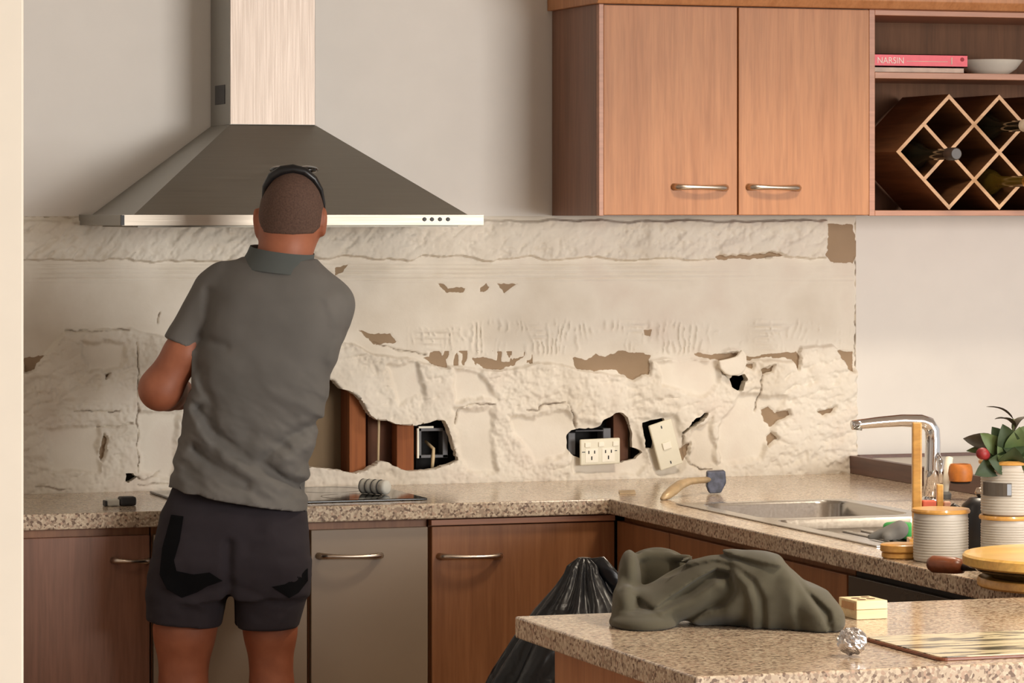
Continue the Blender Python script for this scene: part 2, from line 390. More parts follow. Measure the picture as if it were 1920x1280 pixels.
def sdf_obj(name, F_, mat, parent=None, view=True, smooth_it=2, org=None, keep=None):
    P, Q = F_.mesh()
    # laplacian smoothing
    for _ in range(smooth_it):
        acc = np.zeros_like(P); c = np.zeros(len(P))
        for i in range(4):
            a, b = Q[:, i], Q[:, (i + 1) % 4]
            np.add.at(acc, a, P[b]); np.add.at(acc, b, P[a]); np.add.at(c, a, 1); np.add.at(c, b, 1)
        P = P * .5 + .5 * acc / np.maximum(c, 1)[:, None]
    W = v2w(P) if view else P
    mb = MB(); mb.v = [W]; mb.f = Q.tolist(); mb.n = len(W)
    return obj(name, mb, mat, parent, smooth=True, fixn=True, org=org)

# ================================================================== the room
ZT = .915
CEIL = 2.70
struct('floor', MB().box(-4.5, 6, -11, .25, -.05, 0), 'floor_wood')
ceil = struct('ceiling', MB().box(-4.5, 6, -11, .25, CEIL, CEIL + .05), 'ceiling_paint')
PX0, PX1, PZ0, PZ1 = -1.1, 1.664, .905, 1.603          # extent of the stripped strip
wb = struct('wall_back', MB().box(-4.5, 6, .10, .2, 0, CEIL), 'cavity_board', org=(0, .1, 0))
for nm, b in (('painted_lining', (-4.5, 6, 0, .012, PZ1, CEIL)), ('painted_lining', (PX1, 6, 0, .012, 0, PZ1)),
              ('painted_lining', (-4.5, PX0, 0, .012, 0, PZ1)), ('painted_lining', (PX0, PX1, 0, .012, 0, PZ0))):
    obj(nm, MB().box(*b), 'paint', wb)
struct('wall_kitchen_side', MB().box(-1.74, -1.62, -3.28, -.0005, 0, CEIL), 'paint')
struct('wall_room_side', MB().box(-4.62, -4.5, -11, -3.4, 0, CEIL), 'paint')
# the nib wall at the left edge of the view, nearer the viewer
nx = onY(45, 600, -3.4)[0]
struct('wall_left', MB().box(-4.5, nx, -3.4, -3.28, 0, CEIL), 'cream_paint', bevel=.004)
for dx, dy in DOWNLIGHTS:
    d = thing('downlight', (dx, dy, CEIL - .02), {1.30: 'recessed ceiling downlight over the sink', 1.55: 'recessed ceiling downlight over the canisters', .85: 'recessed ceiling downlight over the peninsula', -.9: 'recessed ceiling downlight by the left wall'}[dx], 'light')
    obj('trim_ring', MB().lathe([(.055, CEIL - .006), (.055, CEIL), (.04, CEIL), (.04, CEIL - .006)], (dx, dy, 0), 24, cap0=False, cap1=False), 'paint', d)

# ------------------------------------------------------------------ the stripped plaster
HOLES = [
 [(500, 740), (560, 712), (600, 704), (622, 712), (636, 728), (655, 734), (668, 742), (680, 760), (690, 777), (703, 786), (722, 788), (738, 794), (757, 796), (776, 797), (797, 792), (815, 786), (830, 788), (838, 808), (846, 832), (856, 862), (838, 870), (812, 878), (785, 881), (758, 881), (738, 874), (722, 865), (711, 863), (698, 871), (684, 880), (662, 886), (640, 882), (610, 877), (580, 874), (540, 880), (505, 870)],
 [(1368, 701), (1380, 704), (1392, 700), (1398, 712), (1392, 720), (1389, 731), (1378, 731), (1369, 725), (1364, 712)],
 [(1061, 815), (1070, 806), (1082, 803), (1112, 802), (1124, 797), (1128, 786), (1140, 781), (1150, 773), (1163, 773), (1174, 782), (1180, 796), (1184, 818), (1184, 838), (1204, 847), (1190, 860), (1165, 867), (1110, 866), (1085, 858), (1068, 850), (1061, 840)],
 [(1203, 792), (1226, 786), (1243, 783), (1250, 800), (1230, 812), (1222, 842), (1206, 840), (1203, 815)],
 [(1274, 810), (1288, 798), (1297, 786), (1312, 778), (1325, 770), (1322, 780), (1304, 795), (1290, 803), (1278, 814)],
 [(232, 886), (247, 886), (256, 893), (238, 904), (232, 902)]]
TAN = [
 [(1552, 418), (1598, 421), (1602, 440), (1609, 468), (1600, 494), (1562, 492), (1545, 478), (1553, 450)],
 [(1072, 669), (1100, 676), (1118, 664), (1135, 669), (1160, 657), (1190, 660), (1219, 664), (1216, 702), (1200, 703), (1185, 712), (1160, 699), (1152, 692), (1115, 695), (1080, 693)],
 [(672, 618), (690, 624), (712, 626), (730, 624), (744, 641), (716, 645), (700, 646), (690, 636)],
 [(792, 668), (838, 667), (837, 690), (818, 686), (806, 678)],
 [(820, 532), (832, 532), (838, 541), (872, 539), (868, 549), (836, 549)],
 [(902, 538), (912, 529), (919, 540), (908, 548), (900, 547)],
 [(930, 531), (970, 533), (957, 540), (946, 550), (940, 540)],
 [(1426, 768), (1440, 764), (1452, 774), (1476, 768), (1479, 776), (1458, 788), (1444, 800), (1430, 788)],
 [(1530, 770), (1545, 768), (1562, 762), (1556, 773), (1540, 778)],
 [(1437, 818), (1444, 811), (1456, 822), (1446, 826), (1437, 837)],
 [(1300, 660), (1330, 664), (1370, 662), (1405, 668), (1440, 664), (1490, 659), (1498, 672), (1494, 694), (1484, 672), (1440, 670), (1400, 675), (1362, 677), (1310, 668)],
 [(1566, 656), (1598, 660), (1598, 698), (1588, 690), (1580, 674)],
 [(46, 671), (84, 667), (68, 682), (62, 694), (46, 695)],
 [(1424, 694), (1432, 690), (1448, 686), (1446, 695), (1428, 700)],
 [(188, 836), (192, 812), (199, 822), (194, 850), (190, 864), (185, 858)],
 [(884, 672), (905, 668), (940, 678), (958, 676), (985, 664), (960, 684), (935, 692), (905, 690)],
 [(628, 502), (652, 496), (640, 512), (628, 518)],
 [(1273, 842), (1290, 828), (1288, 850), (1280, 862), (1274, 858)],
 [(1395, 684), (1412, 681), (1408, 692)], [(195, 702), (205, 700), (196, 710)],
 [(1340, 480), (1400, 478), (1450, 472), (1470, 478), (1420, 485), (1345, 486)],
 [(1205, 618), (1224, 618), (1218, 630), (1208, 628)]]
SMOOTH = [
 [(845, 765), (920, 762), (926, 885), (870, 886), (857, 830), (846, 795)], [(948, 778), (1000, 780), (1060, 760), (1080, 800), (1060, 855), (1000, 866), (960, 810)],
 [(1222, 676), (1340, 672), (1348, 720), (1315, 745), (1240, 722)], [(1382, 738), (1470, 742), (1425, 862), (1345, 872), (1340, 800)], [(1292, 806), (1332, 780), (1340, 872), (1295, 872)],
 [(85, 802), (182, 795), (186, 884), (92, 884)], [(256, 772), (335, 770), (322, 900), (258, 888)], [(842, 684), (900, 694), (930, 748), (850, 754)], [(720, 684), (780, 676), (795, 740), (745, 760)], [(150, 640), (235, 640), (225, 690), (165, 700)], [(1062, 798), (1190, 790), (1215, 870), (1190, 890), (1070, 888)], [(1195, 785), (1262, 778), (1290, 850), (1268, 892), (1225, 890)]]
CRACKS = [[(255, 640), (256, 770), (256, 884)], [(120, 621), (238, 616)], [(848, 792), (856, 766), (870, 760), (924, 758)], [(985, 764), (1005, 768), (1018, 758), (1062, 756), (1070, 775), (1080, 800)],
 [(1278, 815), (1280, 850), (1290, 868), (1310, 878), (1330, 878)], [(256, 892), (262, 896), (282, 893), (298, 882)], [(256, 905), (310, 906)], [(140, 771), (222, 772)], [(1605, 405), (1606, 890)], [(62, 912), (130, 914)],
 [(1425, 700), (1420, 740), (1412, 770)], [(1345, 680), (1352, 700), (1366, 708)], [(700, 640), (740, 655), (800, 664)], [(180, 800), (250, 796)], [(46, 405), (150, 407)], [(300, 585), (294, 604)]]
def plaster_height(px, py):
    wx = px + 14 * (fbm(px / 60, py / 60, 3) - .5); wy = py + 14 * (fbm(px / 60, py / 60, 9) - .5)
    h = .0015 + .0010 * fbm(px / 40, py / 40, 1)
    # top adhesive band
    top = 412 + 10 * (fbm(px / 45, px * 0, 21) - .5); bot = 489 + 16 * (fbm(px / 38, px * 0, 22) - .5) - 4 * (px > 480)
    m = sstep(0, 5, py - top) * sstep(0, 4, bot - py) * sstep(0, 6, 1552 + 14 * (fbm(py / 14, py * 0, 5) - .5) - px)
    diag = ridged((wx + wy * .9) / 26, (wy - wx * .5) / 70, 31, 3); blob = ridged(wx / 46, wy / 40, 33, 3)
    swirl = np.abs(np.sin((wx * .75 + wy * .9) / 7 + 5 * fbm(wx / 50, wy / 50, 35))) * fbm(px / 30, py / 30, 36)
    lf = sstep(620, 420, px)
    ux = px + 46 * (fbm(px / 75, py / 60, 101) - .5); uy = py + 46 * (fbm(px / 75, py / 60, 102) - .5)
    lam = np.abs(np.sin((ux * .8 + uy * 1.1) / 9.5)) ** .7; lap = ridged(ux / 62, uy / 48, 104, 2) ** 2
    h = h + m * (.0045 + .0170 * (diag * lf + (1 - lf) * (.7 * blob + .3 * diag)) + .0045 * swirl + .006 * lap + .0050 * lam * sstep(.35, .6, fbm(px / 55, py / 40, 106)) - .006 * fbm(px / 7, py / 7, 37, 2))
    # combed lines under the band
    m2 = sstep(488, 496, py) * sstep(534, 524, py) * sstep(.35, .6, fbm(px / 120, py / 30, 41))
    h = h + m2 * .0018 * np.sin(py * 2 * math.pi / 8.5 + 2 * fbm(px / 200, py / 50, 2))
    # notched trowel rows
    m3 = sstep(596, 612, py + 16 * (fbm(px / 20, py / 60, 43) - .5)) * sstep(668, 660, py) * sstep(735, 800, px) * sstep(.32, .55, fbm(px / 80, py / 40, 44))
    comb = np.abs(np.sin(px * math.pi / 11 + 1.6 * fbm(px / 50, py / 60, 45) * 6)) ** 4 * sstep(.35, .6, fbm(px / 13, py / 26, 47))
    combh = np.abs(np.sin(py * math.pi / 11)) ** 3 * sstep(.5, .7, fbm(px / 90, py / 90, 46))
    h = h + m3 * .0050 * np.maximum(comb, combh)
    # lower rough coat
    edge = np.interp(px, [0, 48, 80, 120, 245, 330, 620, 660, 700, 760, 800, 900, 960, 1010, 1075, 1160, 1220, 1340, 1490, 1500, 1560, 1600, 1700],
                         [690, 682, 668, 622, 614, 640, 640, 645, 664, 670, 680, 690, 692, 676, 690, 704, 672, 672, 676, 650, 646, 690, 690])
    m4 = sstep(-2, 5, py - edge - 8 * (fbm(px / 24, py / 24, 51) - .5))
    r1 = ridged(wx / 52, wy / 44, 53, 4); r2 = ridged((wx - wy * .4) / 20, wy / 34, 57, 3)
    wr = np.abs(np.sin((wx * .5 + wy) / 9 + 8 * fbm(wx / 70, wy / 70, 58)))
    rough = .0035 + .0125 * r1 + .0095 * r2 * fbm(px / 35, py / 35, 59) + .0045 * wr * sstep(.45, .65, fbm(px / 60, py / 60, 60)) + .0050 * np.abs(np.sin((ux * .35 + uy * .9) / 8)) * sstep(.42, .62, fbm(px / 48, py / 48, 108)) + .006 * lap - .006 * fbm(px / 6, py / 6, 61, 2)
    sm = np.zeros_like(px)
    for p in SMOOTH:
        sd, _, _ = polysd(px, py, p); sm = np.maximum(sm, sstep(5, -7, sd + 14 * (fbm(px / 22, py / 22, 63) - .5)))
    h = h + m4 * (rough * (1 - sm) + .0028 * sm)
    h = h + .006 * np.exp(-((py - (898 - (px - 900) * .022)) / 11) ** 2) * fbm(px / 16, py / 16, 66) * 1.5
    # bulging lip over the broken hole, soft mound at its foot
    d0, _, _ = polysd(px, py, HOLES[0]); h = h + .012 * np.exp(-(d0 / 34) ** 2) * sstep(880, 760, py) * (d0 > 0) * (.6 + .6 * fbm(px / 16, py / 16, 71))
    h = h + .010 * np.exp(-(d0 / 16) ** 2) * sstep(855, 880, py) * (d0 > 0)
    # the loose flap above the small round hole
    e = np.sqrt(((px - 1371) / 27) ** 2 + ((py - 678) / 27) ** 2); h = h + .010 * sstep(1.05, .75, e) * (.6 + .6 * fbm(px / 8, py / 8, 73)) * sstep(700, 690, py)
    crack = np.zeros_like(px)
    for c in CRACKS:
        d = linesd(px + 11 * (fbm(px / 22, py / 22, 81) - .5), py + 11 * (fbm(px / 22, py / 22, 82) - .5), c); g = np.exp(-(d / 1.6) ** 2); crack = np.maximum(crack, g)
    h = h - .007 * crack
    tan = np.full(px.shape, 30.0); jx = 7 * (fbm(px / 9, py / 9, 91) - .5); jy = 7 * (fbm(px / 9, py / 9, 92) - .5)
    for p in TAN:
        P = np.array(p); b = (px > P[:, 0].min() - 30) & (px < P[:, 0].max() + 30) & (py > P[:, 1].min() - 30) & (py < P[:, 1].max() + 30)
        sd = np.full(px.shape, 30.0); sd[b] = polysd(px[b] + jx[b], py[b] + jy[b], p)[0]; tan = np.minimum(tan, sd)
    # slivers of bare board between the comb rows
    sl = sstep(655, 662, py) * sstep(690, 676, py) * sstep(790, 830, px) * sstep(1010, 980, px); s2 = (fbm(px / 9, py / 26, 95) - .56) * 60
    tan = np.where(sl > .3, np.minimum(tan, -s2), tan)
    k = sstep(4, -2, tan); h = h * (1 - k) + .0004 * k
    h = np.where(h > .02, .02 + (h - .02) * .35, h)
    return h, np.clip(.5 - tan / 8, 0, 1), crack * .75 * sstep(.3, .6, fbm(px / 18, py / 18, 121))
hg = .0027
nxg = int((PX1 - PX0) / hg) + 1; nzg = int((PZ1 - PZ0) / hg) + 1
GX, GZ = np.meshgrid(np.linspace(PX0, PX1, nxg), np.linspace(PZ0, PZ1, nzg), indexing='ij')
PXg, PYg = projw(GX, 0 * GX, GZ)
sdh = np.full(PXg.shape, 50.0)
for H in HOLES:
    # roughen the outline, then pull nearby grid points onto it
    R = []; Hn = np.array(H, float)
    for i in range(len(Hn)):
        a, b = Hn[i], Hn[(i + 1) % len(Hn)]; L = np.linalg.norm(b - a); k = max(1, int(L / 5))
        for j in range(k):
            q = a + (b - a) * j / k; R.append(q + (0 if j == 0 else 1) * rng.normal(0, .9, 2))
    R = np.array(R); b = (PXg > R[:, 0].min() - 20) & (PXg < R[:, 0].max() + 20) & (PYg > R[:, 1].min() - 20) & (PYg < R[:, 1].max() + 20)
    sd, qx, qy = polysd(PXg[b], PYg[b], R); near = np.abs(sd) < 1.2
    xx, yy = PXg[b], PYg[b]; xx2 = np.where(near, qx, xx); yy2 = np.where(near, qy, yy); s0 = sdh[b]
    sdh[b] = np.minimum(s0, np.where(near, 0, sd)); PXg[b] = xx2; PYg[b] = yy2
# back to the wall plane
dirs = FW[None, None, :] + RT * ((PXg - CXP) / F)[..., None]; tt = (0 - CAM[1]) / dirs[..., 1]
GX2 = CAM[0] + dirs[..., 0] * tt; GZ2 = CAM[2] + (HY - PYg) / F * tt
hh, tanv, crk = plaster_height(PXg, PYg)
fr = np.zeros_like(hh, bool); fr[0, :] = fr[-1, :] = fr[:, 0] = fr[:, -1] = True
hh = np.where(fr, .0005, hh)
cen = (sdh[:-1, :-1] + sdh[1:, :-1] + sdh[:-1, 1:] + sdh[1:, 1:]) / 4
keep = ~(cen < -.01) 
vid = np.arange(nxg * nzg).reshape(nxg, nzg)
quads = np.stack([vid[:-1, :-1][keep], vid[1:, :-1][keep], vid[1:, 1:][keep], vid[:-1, 1:][keep]], 1)
verts = np.stack([GX2.ravel(), -hh.ravel(), GZ2.ravel()], 1)
# thickness along the hole rims
E = np.concatenate([quads[:, [i, (i + 1) % 4]] for i in range(4)]); key = np.sort(E, 1); kk = key[:, 0].astype(np.int64) * (nxg * nzg) + key[:, 1]
u, idx, cnt = np.unique(kk, return_index=True, return_counts=True); bd = E[idx[cnt == 1]]
bv = np.unique(bd); mp = {int(v): nxg * nzg + i for i, v in enumerate(bv)}
back = verts[bv].copy(); back[:, 1] = .012
rim = [(int(b), int(a), mp[int(a)], mp[int(b)]) for a, b in bd]
mb = MB(); mb.v = [np.concatenate([verts, back])]; mb.f = quads.tolist() + rim; mb.n = len(mb.v[0])
pl = obj('plaster_coat', mb, 'plaster', wb, smooth=50, fixn=False, label='torn plaster and tile adhesive left on the stripped splashback')
for nm, arr in (('tan', tanv), ('crack', crk)):
    at = pl.data.attributes.new(nm, 'FLOAT', 'POINT'); at.data.foreach_set('value', np.concatenate([arr.ravel(), arr.ravel()[bv]]).astype(np.float32))
# a hanging flap of plaster over the little hole
fl = [onY(x, y, -.026) for x, y in ((1346, 676), (1349, 690), (1358, 700), (1368, 704), (1384, 703), (1394, 695), (1399, 680), (1398, 665), (1390, 655), (1380, 668), (1366, 672))]
obj('plaster_flap', MB().prism([(p[0], p[2]) for p in fl], -.034, -.020, 'xz'), 'plaster', wb, bevel=.004)
# timber studs, cavity fittings and dark backing sheets behind the holes
def bx(x0, x1, y): return onY(x0, 800, y)[0], onY(x1, 800, y)[0]
for x0, x1, y0, y1 in ((655, 686, .016, .098), (744, 776, .013, .06), (1150, 1178, .03, .098)):
    a, b = bx(x0, x1, y0); obj('stud', MB().box(a, b, y0, y1, .6, 1.603), 'stud_wood' if x0 < 1000 else 'brown_board', wb, bevel=.002)
a, b = bx(690, 744, .07); obj('cavity_dark_back', MB().box(a, b, .07, .09, .7, 1.4), 'brown_board', wb)
a, b = bx(778, 870, .095); obj('cavity_dark_back', MB().box(a, b, .085, .095, .8, 1.2), 'gap_dark', wb)  # near-black sheets here and below put the cavity's shade into colour
a, b = bx(1055, 1140, .085); obj('cavity_dark_back', MB().box(a, b, .085, .095, .8, 1.3), 'gap_dark', wb)
a, b = bx(1185, 1420, .085); obj('cavity_dark_back', MB().box(a, b, .085, .095, .8, 1.3), 'gap_dark', wb)
p = onY(710, 800, .03); obj('cable', MB().tube([(p[0] + .004, .03, 1.3), (p[0], .03, 1.05), (p[0] - .003, .035, .86)], .0036, 8), 'cable_beige', wb, smooth=True)
# mounting box in the big hole
x0, x1 = bx(783, 838, .03); z1 = onY(800, 802, .03)[2]; z0 = onY(800, 858, .03)[2]
mbx = MB()
for q in ((x0, x0 + .008, z0, z1), (x1 - .014, x1, z0, z1), (x0, x1, z1 - .008, z1), (x0, x1, z0, z0 + .008)): mbx.box(q[0], q[1], .022, .06, q[2], q[3])
obj('mounting_box', mbx, 'grey_box', wb, bevel=.001); obj('mounting_frame', MB().box(x0 - .004, x0 + .001, .02, .03, z0, z1).box(x0, x0 + .04, .02, .03, z1, z1 + .005), 'white_plastic', wb)
p = onY(812, 850, .02); obj('cable', MB().tube([(p[0] - .01, .055, p[2] + .03), (p[0] + .002, .022, p[2] + .012), (p[0], .02, p[2] - .01), (p[0] - .003, .02, p[2] - .045)], [.004, .0045, .005, .004], 8), 'cable_beige', wb, smooth=True)
x0, x1 = bx(1064, 1132, .02); z1 = onY(1090, 806, .02)[2]; z0 = onY(1090, 852, .02)[2]
mbx = MB()
for q in ((x0, x0 + .02, z0, z1 - .006), (x1 - .004, x1 + .018, z0, z1 + .004), (x0 + .02, x1, z1 - .004, z1)): mbx.box(q[0], q[1], .014, .06, q[2], q[3])
obj('mounting_box', mbx, 'grey_box', wb, bevel=.003)

# ------------------------------------------------------------------ power point and switch
def plate(name, px, py, wpx, hpx, tilt, label, cat, Y=-.026):
    c = onY(px, py, Y); s = 1 / 707.0; r = thing(name, (c[0], Y, c[2] - hpx * s / 2), label, cat)
    W, H = wpx * s, hpx * s
    def part(nm, u0, u1, v0, v1, d0, d1, mat, bevel=.001):
        m = MB().box(c[0] + u0 * W, c[0] + u1 * W, Y - d0, Y - d1, c[2] + v0 * H, c[2] + v1 * H).rot('Y', tilt, c).rot('X', .06, c)
        return obj(nm, m, mat, r, bevel=bevel)
    part('plate', -.5, .5, -.5, .5, -.002, .007, 'white_plastic', .003)
    return r, part
r, part = plate('power_point', 1124, 846, 78, 48, math.radians(-1.5), 'cream double power point hanging from its hole beside the switch plate', 'power socket')
for u in (-.32, .02, .38): part('rocker_switch', u - .07, u + .07, .2, .38, .006, .010, 'white_button')
for u0 in (-.22, .2):
    part('socket_face', u0 - .16, u0 + .16, -.4, .14, .0068, .0078, 'white_button', .0005)
    part('socket_slot', u0 - .085, u0 - .06, -.06, .06, .0078, .0084, 'gap_dark', 0); part('socket_slot', u0 + .06, u0 + .085, -.06, .06, .0078, .0084, 'gap_dark', 0); part('socket_slot', u0 - .014, u0 + .014, -.3, -.16, .0078, .0084, 'gap_dark', 0)
for u0 in (-.42, .38): part('screw_slot', u0 - .04, u0 + .04, .0, .03, .0068, .0076, 'band_dark', 0)
r, part = plate('light_switch', 1247, 833, 46, 88, math.radians(-17), 'cream single rocker switch plate hanging tilted from the wall', 'light switch', -.030)
part('rocker_switch', -.17, .2, -.1, .06, .006, .011, 'white_button', .002)
part('screw_slot', -.02, .03, .36, .42, .0068, .0076, 'band_dark', 0); part('screw_slot', -.02, .03, -.42, -.36, .0068, .0076, 'band_dark', 0)

# ================================================================== worktop
XR, XE = .733, 2.12; YF = -.62; PB, PF = -2.95, -3.80; PL = -.295
SX0, SX1, SY0, SY1 = .832, 1.262, -1.975, -.832
xs = [-1.615, PL, XR, SX0, SX1, XE]; ys = [PF, PB, SY0, SY1, YF, -.0]
def cell(i, j):
    xm, ym = (xs[i] + xs[i + 1]) / 2, (ys[j] + ys[j + 1]) / 2
    if SX0 < xm < SX1 and SY0 < ym < SY1: return False
    return ym > YF or xm > XR or (ym < PB and xm > PL)
zt0 = ZT - .037; mb = MB(); ver = {}
def vv(i, j, k):
    if (i, j, k) not in ver: ver[i, j, k] = len(ver)
    return ver[i, j, k]
fc = []
for i in range(5):
    for j in range(5):
        if not cell(i, j): continue
        fc.append((vv(i, j, 1), vv(i + 1, j, 1), vv(i + 1, j + 1, 1), vv(i, j + 1, 1))); fc.append((vv(i, j + 1, 0), vv(i + 1, j + 1, 0), vv(i + 1, j, 0), vv(i, j, 0)))
        for di, dj, e in ((0, -1, ((0, 0), (1, 0))), (0, 1, ((1, 1), (0, 1))), (-1, 0, ((0, 1), (0, 0))), (1, 0, ((1, 0), (1, 1)))):
            a, b = i + di, j + dj
            if 0 <= a < 5 and 0 <= b < 5 and cell(a, b): continue
            (p, q), (r_, s_) = e; fc.append((vv(i + p, j + q, 0), vv(i + r_, j + s_, 0), vv(i + r_, j + s_, 1), vv(i + p, j + q, 1)))
mb.add([(xs[i], ys[j], (zt0, ZT)[k]) for (i, j, k) in ver], fc)
wt = obj('worktop', mb, 'granite', bevel=.003); tag(wt, 'polished speckled beige granite worktop running round the kitchen', 'worktop')
wt.modifiers['bevel'].limit_method = 'ANGLE'

# ------------------------------------------------------------------ handles and cabinets
def bow_handle(p0, p1, out, mat, parent, r=.0075, bow=.028, base=0):
    p0, p1, out = np.array(p0, float), np.array(p1, float), np.array(out, float); n = 17; t = np.linspace(0, 1, n)
    prof = np.sin(np.pi * np.clip(t, 0, 1)) ** .35 * bow
    P = p0 + (p1 - p0) * t[:, None] + out * prof[:, None]
    rad = r * (.62 + .5 * np.abs(2 * t - 1) ** 2)
    return obj('handle', MB().tube(P, rad, 10), mat, parent, smooth=True)
def base_unit(name, label, x0, x1, door_mat, handle=None, ztop=.858, y=-.6, cat='cabinet', body='laminate_base'):
    r = thing(name, ((x0 + x1) / 2, -.3, 0), label, cat)
    obj('body', MB().box(x0, x1, y + .02, -.015, .10, zt0 - .001), body, r)
    obj('plinth', MB().box(x0, x1, y + .07, -.05, 0, .099), 'plinth_dark', r)
    d = obj('door', MB().box(x0 + .003, x1 - .003, y, y + .019, .115, ztop), door_mat, r, bevel=.0015)
    if handle: bow_handle((handle[0], y, handle[2]), (handle[1], y, handle[2] - .004), (0, -1, 0), 'handle_metal', d)
    return r
base_unit('base_cabinet', 'reddish wooden base cabinet left of the man', -.85, -.402, 'laminate_dark', (-.492, -.41, .802))
base_unit('base_cabinet', 'taupe base cabinet directly behind the legs of the man', -.398, -.021, 'taupe')
base_unit('base_cabinet', 'taupe panelled unit with bow handle right of the man', -.017, .279, 'taupe', (.004, .158, .797), cat='cabinet')
r = base_unit('base_cabinet', 'warm brown wooden base cabinet with bow handle in the corner', .283, XR + .0235, 'laminate_base', (.304, .459, .787))
obj('top_rail', MB().box(.283, XR + .02, -.606, -.585, .861, .8745), 'laminate_edge', r, bevel=.001)
base_unit('base_cabinet', 'reddish wooden base cabinet hidden behind the left wall', -1.6, -.854, 'laminate_dark')
# return run under the sink, fronts face left
def ret_unit(name, label, y0, y1, mat, cat='cabinet'):
    X = .757; r = thing(name, (1.1, (y0 + y1) / 2, 0), label, cat)
    if cat == 'cabinet':
        # hollow carcass so the sink bowls can hang inside
        obj('body', MB().box(X + .02, X + .036, y1, y0, .1, zt0 - .001).box(1.6, 1.62, y1, y0, .1, zt0 - .001).box(X + .036, 1.6, y1, y0, .1, .116), 'laminate_base', r)
    else: obj('body', MB().box(X + .02, 1.36, y1, y0, .1, zt0 - .001), 'plinth_dark', r)
    obj('plinth', MB().box(X + .06, 1.6, y1, y0, 0, .099), 'plinth_dark', r)
    d = obj('door', MB().box(X, X + .019, y1 + .002, y0 - .002, .115, .860), mat, r, bevel=.0015)
    return r, d
ret_unit('base_cabinet', 'narrow wooden filler cabinet in the corner of the sink run', -.606, -.96, 'laminate_base')
ret_unit('base_cabinet', 'wooden sink cabinet behind the crumpled jacket', -.962, -1.985, 'laminate_base')
r, d = ret_unit('dishwasher', 'dark grey dishwasher under the sink worktop', -1.99, -2.585, 'appliance_dark', 'dishwasher')
obj('door_edge', MB().box(.752, .759, -2.585, -2.575, .115, .85), 'steel_dull', r)
ret_unit('base_cabinet', 'brown wooden cabinet end beside the dishwasher', -2.59, -2.93, 'laminate_dark')
# peninsula
r = thing('peninsula_cabinet', (.6, -3.35, 0), 'wooden peninsula cabinet under the granite worktop at the front', 'cabinet')
obj('body', MB().box(PL + .085, 1.60, PF + .06, PB - .03, .1, zt0 - .001), 'laminate_base', r)
obj('end_panel', MB().box(PL + .066, PL + .084, PF + .05, PB - .02, .0, zt0 - .001), 'laminate', r, bevel=.001)
obj('plinth', MB().box(PL + .1, 1.6, PF + .1, PB - .08, 0, .099), 'plinth_dark', r)
for k in range(3): obj('front_panel', MB().box(PL + .09 + k * .6, PL + .686 + k * .6, PF + .04, PF + .059, .115, .865), 'laminate', r, bevel=.001)
r = thing('ledge_cabinet', (1.87, -1.5, 0), 'low wooden cabinet supporting the wide end of the worktop', 'cabinet')
obj('body', MB().box(1.625, XE - .03, PF + .06, -.02, 0, zt0 - .001), 'laminate_base', r); obj('end_panel', MB().box(1.625, XE - .03, PF + .04, PF + .058, 0, zt0 - .001), 'laminate', r, bevel=.001)
# raised timber ledge behind the sink
r = thing('servery_ledge', (1.87, -1.2, ZT), 'low dark timber-edged ledge with pale top behind the tap', 'ledge')
LX0, LX1, LY1 = 1.635, 2.11, -2.6; lz = ZT + .047
obj('edge_board', MB().box(LX0, LX0 + .02, LY1, -.13, ZT + .0005, lz), 'ledge_wood', r, bevel=.001)
obj('edge_board', MB().box(LX0 + .003, LX0 + .023, -.125, -.017, ZT + .0005, lz), 'ledge_wood', r, bevel=.001)
obj('edge_board', MB().box(LX0 + .024, LX1, -.036, -.017, ZT + .0005, lz + .002), 'ledge_wood', r, bevel=.001); obj('edge_board', MB().box(LX1 - .02, LX1, LY1, -.037, ZT + .0005, lz), 'ledge_wood', r)
obj('edge_board', MB().box(LX0 + .021, LX1 - .021, LY1, LY1 + .02, ZT + .0005, lz), 'ledge_wood', r)
obj('top_panel', MB().box(LX0 + .024, LX1 - .021, LY1 + .021, -.037, ZT + .0005, lz - .006), 'ceramic', r)

# ------------------------------------------------------------------ wall cabinet and shelf unit
ZC0, ZC1 = 1.604, 2.136; CY = -.34; CXL = .800
r = thing('wall_cabinet', (1.17, -.17, ZC0), 'two-door wooden wall cabinet with bow handles', 'cabinet')
obj('body', MB().box(CXL + .0, 1.546, CY + .001, -.003, ZC0, ZC1), 'laminate_dark', r)
obj('front_edge', MB().box(CXL, CXL + .0125, CY - .02, CY, ZC0, ZC1), 'laminate_edge', r, bevel=.001)
for a, b, h0, h1 in ((.813, 1.1745, 1.002, 1.142), (1.1785, 1.541, 1.206, 1.342)):
    d = obj('door', MB().box(a, b, CY - .019, CY, ZC0 + .002, ZC1 - .002), 'laminate', r, bevel=.0015)
    bow_handle((h0, CY - .019, 1.677), (h1, CY - .019, 1.675), (0, -1, 0), 'handle_metal', d, .0085, .024)
ch = struct('trim_1', MB().prism([(-.003, ZC1 + .0005), (-.385, ZC1 + .0005), (-.40, ZC1 + .02), (-.40, ZC1 + .05), (-.42, ZC1 + .075), (-.003, ZC1 + .075)], CXL - .014, 2.6, 'yz'), 'laminate', bevel=.002)
r = thing('shelf_unit', (1.97, -.17, ZC0), 'open wooden shelf unit holding books and the wine rack', 'shelf')
sx0, sx1 = 1.548, 2.40
for a, b in ((sx0, sx0 + .016), (sx1 - .016, sx1)): obj('side_panel', MB().box(a, b, CY - .004, -.003, ZC0, ZC1), 'laminate_edge', r, bevel=.001)
for z0, z1, nm in ((ZC0, ZC0 + .014, 'bottom_panel'), (1.959, 1.975, 'shelf'), (2.122, ZC1, 'top_panel')): obj(nm, MB().box(sx0 + .0165, sx1 - .0165, CY - .003, -.02, z0, z1), 'laminate_edge', r, bevel=.001)
obj('back_panel', MB().box(sx0 + .0165, sx1 - .0165, -.019, -.004, ZC0, ZC1), 'laminate_shelf', r)
